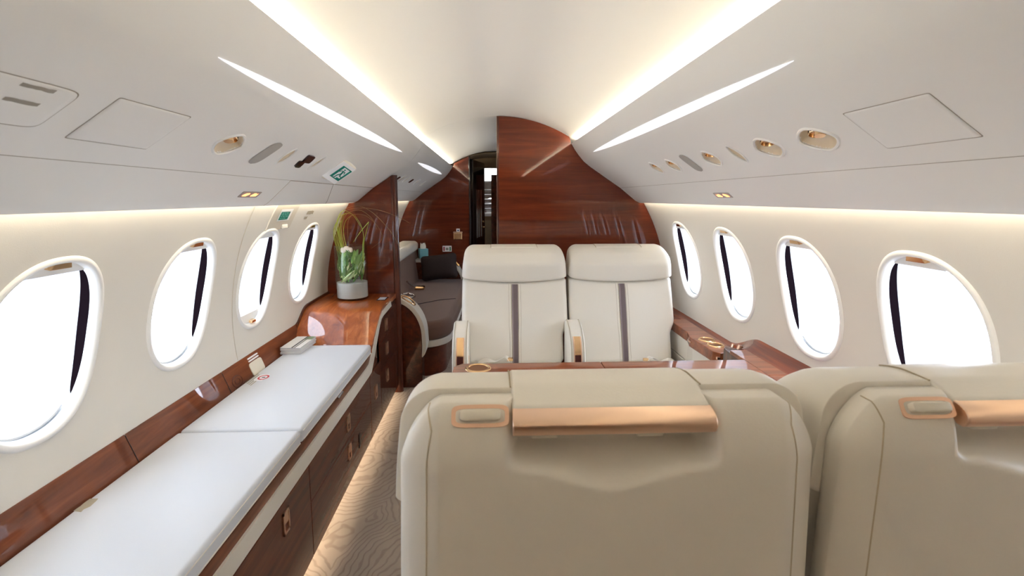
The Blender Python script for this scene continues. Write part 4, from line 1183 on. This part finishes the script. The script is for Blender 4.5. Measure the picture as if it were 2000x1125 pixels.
DV(MB().tube([(-.95, 3.62, .428), (-.7, 4.05, .4285), (-.5, 4.25, .4285), (-.37, 4.3, .427)], .003, 6)).obj('cushion_seam', M['pillow'], dv)
# back: brown pad under a cream bolster, both leaning on the wall
DV(MB().prism([(-.90, .38), (-.86, .42), (-.90, .735), (-1.06, .735), (-1.06, .38)], 1, 3.40, 5.56)).obj('back_pad', M['brown'], dv, angle=40, bevel=.015, seg=3)
def bol(Q): return Q-np.array(dv.location)
cushion('bolster', (-.98, 4.43, .785), (.105, 1.13, .058), (.05, .05, .05), M['leather'], dv, (3, 20, 3), 6, bol)
def arm_slab(y0, y1, dx=0):
    out = [(-.98, 0)]; pts = []
    for k in range(15):
        a = R(90-90*k/14); pts.append((-.74+dx+.235*math.cos(a), .36+.29*math.sin(a)))
    low = [(-.502+dx, .30), (-.515+dx, .24), (-.53+dx, .22)]
    face = [(x+.0-(.020 if k > 0 else 0)*1, z_-.030*math.sin(R(90-90*k/14))-.0) for k, (x, z_) in enumerate(pts)]
    panel = [(-1.0, 0), (-1.0, .612)]+[(x-.028*math.cos(R(90-90*k/14)), z_-.032*math.sin(R(90-90*k/14))) for k, (x, z_) in enumerate(pts)]+[(-.535+dx, .22), (-.535+dx, 0)]
    a = DV(MB().prism(panel, 1, y0, y1)).obj('arm_panel', M['woodd'], dv, smooth=False, bevel=.003)
    outer = [(-1.0, .645)]+pts+low
    inner = [(-1.0, .612)]+[(x-.028*math.cos(R(90-90*k/14)), z_-.032*math.sin(R(90-90*k/14))) for k, (x, z_) in enumerate(pts)]+[(-.531+dx, .30), (-.535+dx, .24), (-.536+dx, .22)]
    cap = MB().loft([[(ox, y0-.006, oz), (ox, y1+.02, oz), (ix, y1+.02, iz), (ix, y0-.006, iz)] for (ox, oz), (ix, iz) in zip(outer, inner)], True, True)
    c_ = DV(cap).obj('arm_cap', M['leather'], dv, angle=50, bevel=.004)
    # oblong gold cup ring let into the cap
    return c_
ac = arm_slab(3.30, 3.42)
th0 = R(62)
def capt(u, w, h):
    a = th0+u
    return Vector((-.74+(.235+h)*math.cos(a), w, .36+(.29+h)*math.sin(a)))-Vector(dv.location)
rgp = [capt(.23*math.cos(q), 3.365+.045*math.sin(q), .002) for q in np.linspace(0, 2*PI, 33)]
MB().tube(rgp, .006, 8, False).obj('cup_ring', M['gold2'], ac)
MB().add([capt(.21*math.cos(q), 3.365+.04*math.sin(q), .0012) for q in np.linspace(0, 2*PI, 33)[:-1]], [tuple(range(32))]).obj('cup_well', mat('bronze_well', S(120, 78, 44), .3, metal=1), ac, smooth=False)
af = arm_slab(5.38, 5.52, .15)
# belts of the divan
DV(MB().tube([(-.84, 4.30, .47), (-.80, 4.34, .47), (-.76, 4.34, .458), (-.735, 4.30, .45), (-.76, 4.26, .445), (-.81, 4.26, .452)], .010, 8)).obj('belt_ring', M['chrome'], dv)
DV(MB().tube([(-.855, 4.62, .53), (-.82, 4.68, .48), (-.79, 4.73, .452)], .010, 8)).obj('belt_strap', M['chrome'], dv)
DV(MB().box(-.80, -.705, 4.70, 4.79, .430, .462)).obj('belt_buckle', M['gold2'], dv, smooth=False, bevel=.012)
# far arm ring
MB().tube([(-.45-dv.location.x, 5.37-dv.location.y, .62), (-.41-dv.location.x, 5.37-dv.location.y, .575)], .012, 8).obj('cup_ring', M['gold2'], af)

def pil_fn(Q):
    Q = Q.copy(); x, zz = Q[:, 0]/.205, Q[:, 2]/.140
    k = np.clip((1-x**4)*(1-zz**4), 0, 1)**.6
    Q[:, 1] *= (.22+.78*k)
    # pinched, slightly eared corners
    Q[:, 0] *= 1-.06*(1-zz**2); Q[:, 2] *= 1-.07*(1-x**2)
    return Q
pw = cushion('pillow', (0, 0, 0), (.205, .065, .140), (.05, .05, .05), M["pillow"], None, (12, 4, 10), 6, pil_fn)
pw.location = (-.610, 5.195, .588); pw.rotation_euler = (R(-15), R(-8), R(-10))
tag(pw, 'dark brown pillow leaning at the far end of the rear divan', 'pillow')
tx = thing('tissue_box', 'pale blue tissue box with a white tissue, by the far divan arm', 'tissue box', (-.812, 5.45, .656))
MB().box(-.048, .048, -.048, .048, 0, .105).obj('box', M['blue'], tx, smooth=False, bevel=.003)
rgx = random.Random(4)
rows = [[(.035*math.cos(a)*(1-.4*abs(h-.4)), .02*math.sin(a), .105+.055*h+.012*math.sin(3*a)*h) for a in np.linspace(0, 2*PI, 17)] for h in (0, .35, .7, 1.0)]
MB().grid(rows).obj('tissue', M['tissue'], tx)
tx.rotation_euler = (0, 0, R(20))

# ------------------------------------------------------------------ light, camera, render settings
wd = bpy.data.worlds.new('daylight'); bpy.context.scene.world = wd; wd.use_nodes = True
bg = wd.node_tree.nodes['Background']; bg.inputs['Color'].default_value = (.84, .94, 1.10, 1); bg.inputs['Strength'].default_value = 6.3
k = 0
for side, cs_ in ((1, RC+RAFT), (-1, LC+AFTC)):
    for c in cs_:
        l = bpy.data.lights.new('window_portal', 'AREA'); l.shape = 'RECTANGLE'; l.size = .36; l.size_y = .52
        l.cycles.is_portal = True
        o = bpy.data.objects.new('window_portal', l); C.objects.link(o)
        nrm = Vector((side*math.cos(R(WC)), 0, math.sin(R(WC))))
        o.location = W(side, c, WC)+nrm*.165
        o.rotation_euler = (nrm).to_track_quat('Z', 'Y').to_euler()

cam = bpy.data.cameras.new('camera'); co = bpy.data.objects.new('camera', cam); C.objects.link(co)
f = 950.; pcx, pcy = 1000., 514.
d = np.array([960-pcx, -(387-pcy), f]); d /= np.linalg.norm(d)          # where the cabin axis meets the picture
Yc = d; Zc = np.array([0, d[2], -d[1]]); Zc /= np.linalg.norm(Zc); Xc = -np.cross(Yc, Zc)
right = Vector((Xc[0], Yc[0], Zc[0])); up = Vector((Xc[1], Yc[1], Zc[1])); fwd = Vector((Xc[2], Yc[2], Zc[2]))
Mx = Matrix((right, up, -fwd)).transposed().to_4x4(); Mx.translation = Vector((-.044, 0, 1.32))
co.matrix_world = Mx
cam.sensor_fit = 'HORIZONTAL'; cam.sensor_width = 36; cam.lens = f/2000*36
cam.shift_x = 0; cam.shift_y = -(562.5-pcy)/2000
cam.clip_start = .02
cam.dof.use_dof = True; cam.dof.focus_distance = 2.2; cam.dof.aperture_fstop = 7.0
sc = bpy.context.scene; sc.camera = co
sc.view_settings.view_transform = 'Standard'; sc.view_settings.look = 'None'; sc.view_settings.gamma = 1
sc.view_settings.exposure = 0.9; sc.view_settings.use_curve_mapping = False
sc.cycles.use_denoising = True; sc.cycles.max_bounces = 14; sc.cycles.diffuse_bounces = 8; sc.cycles.transparent_max_bounces = 16
sc.cycles.sample_clamp_indirect = 6
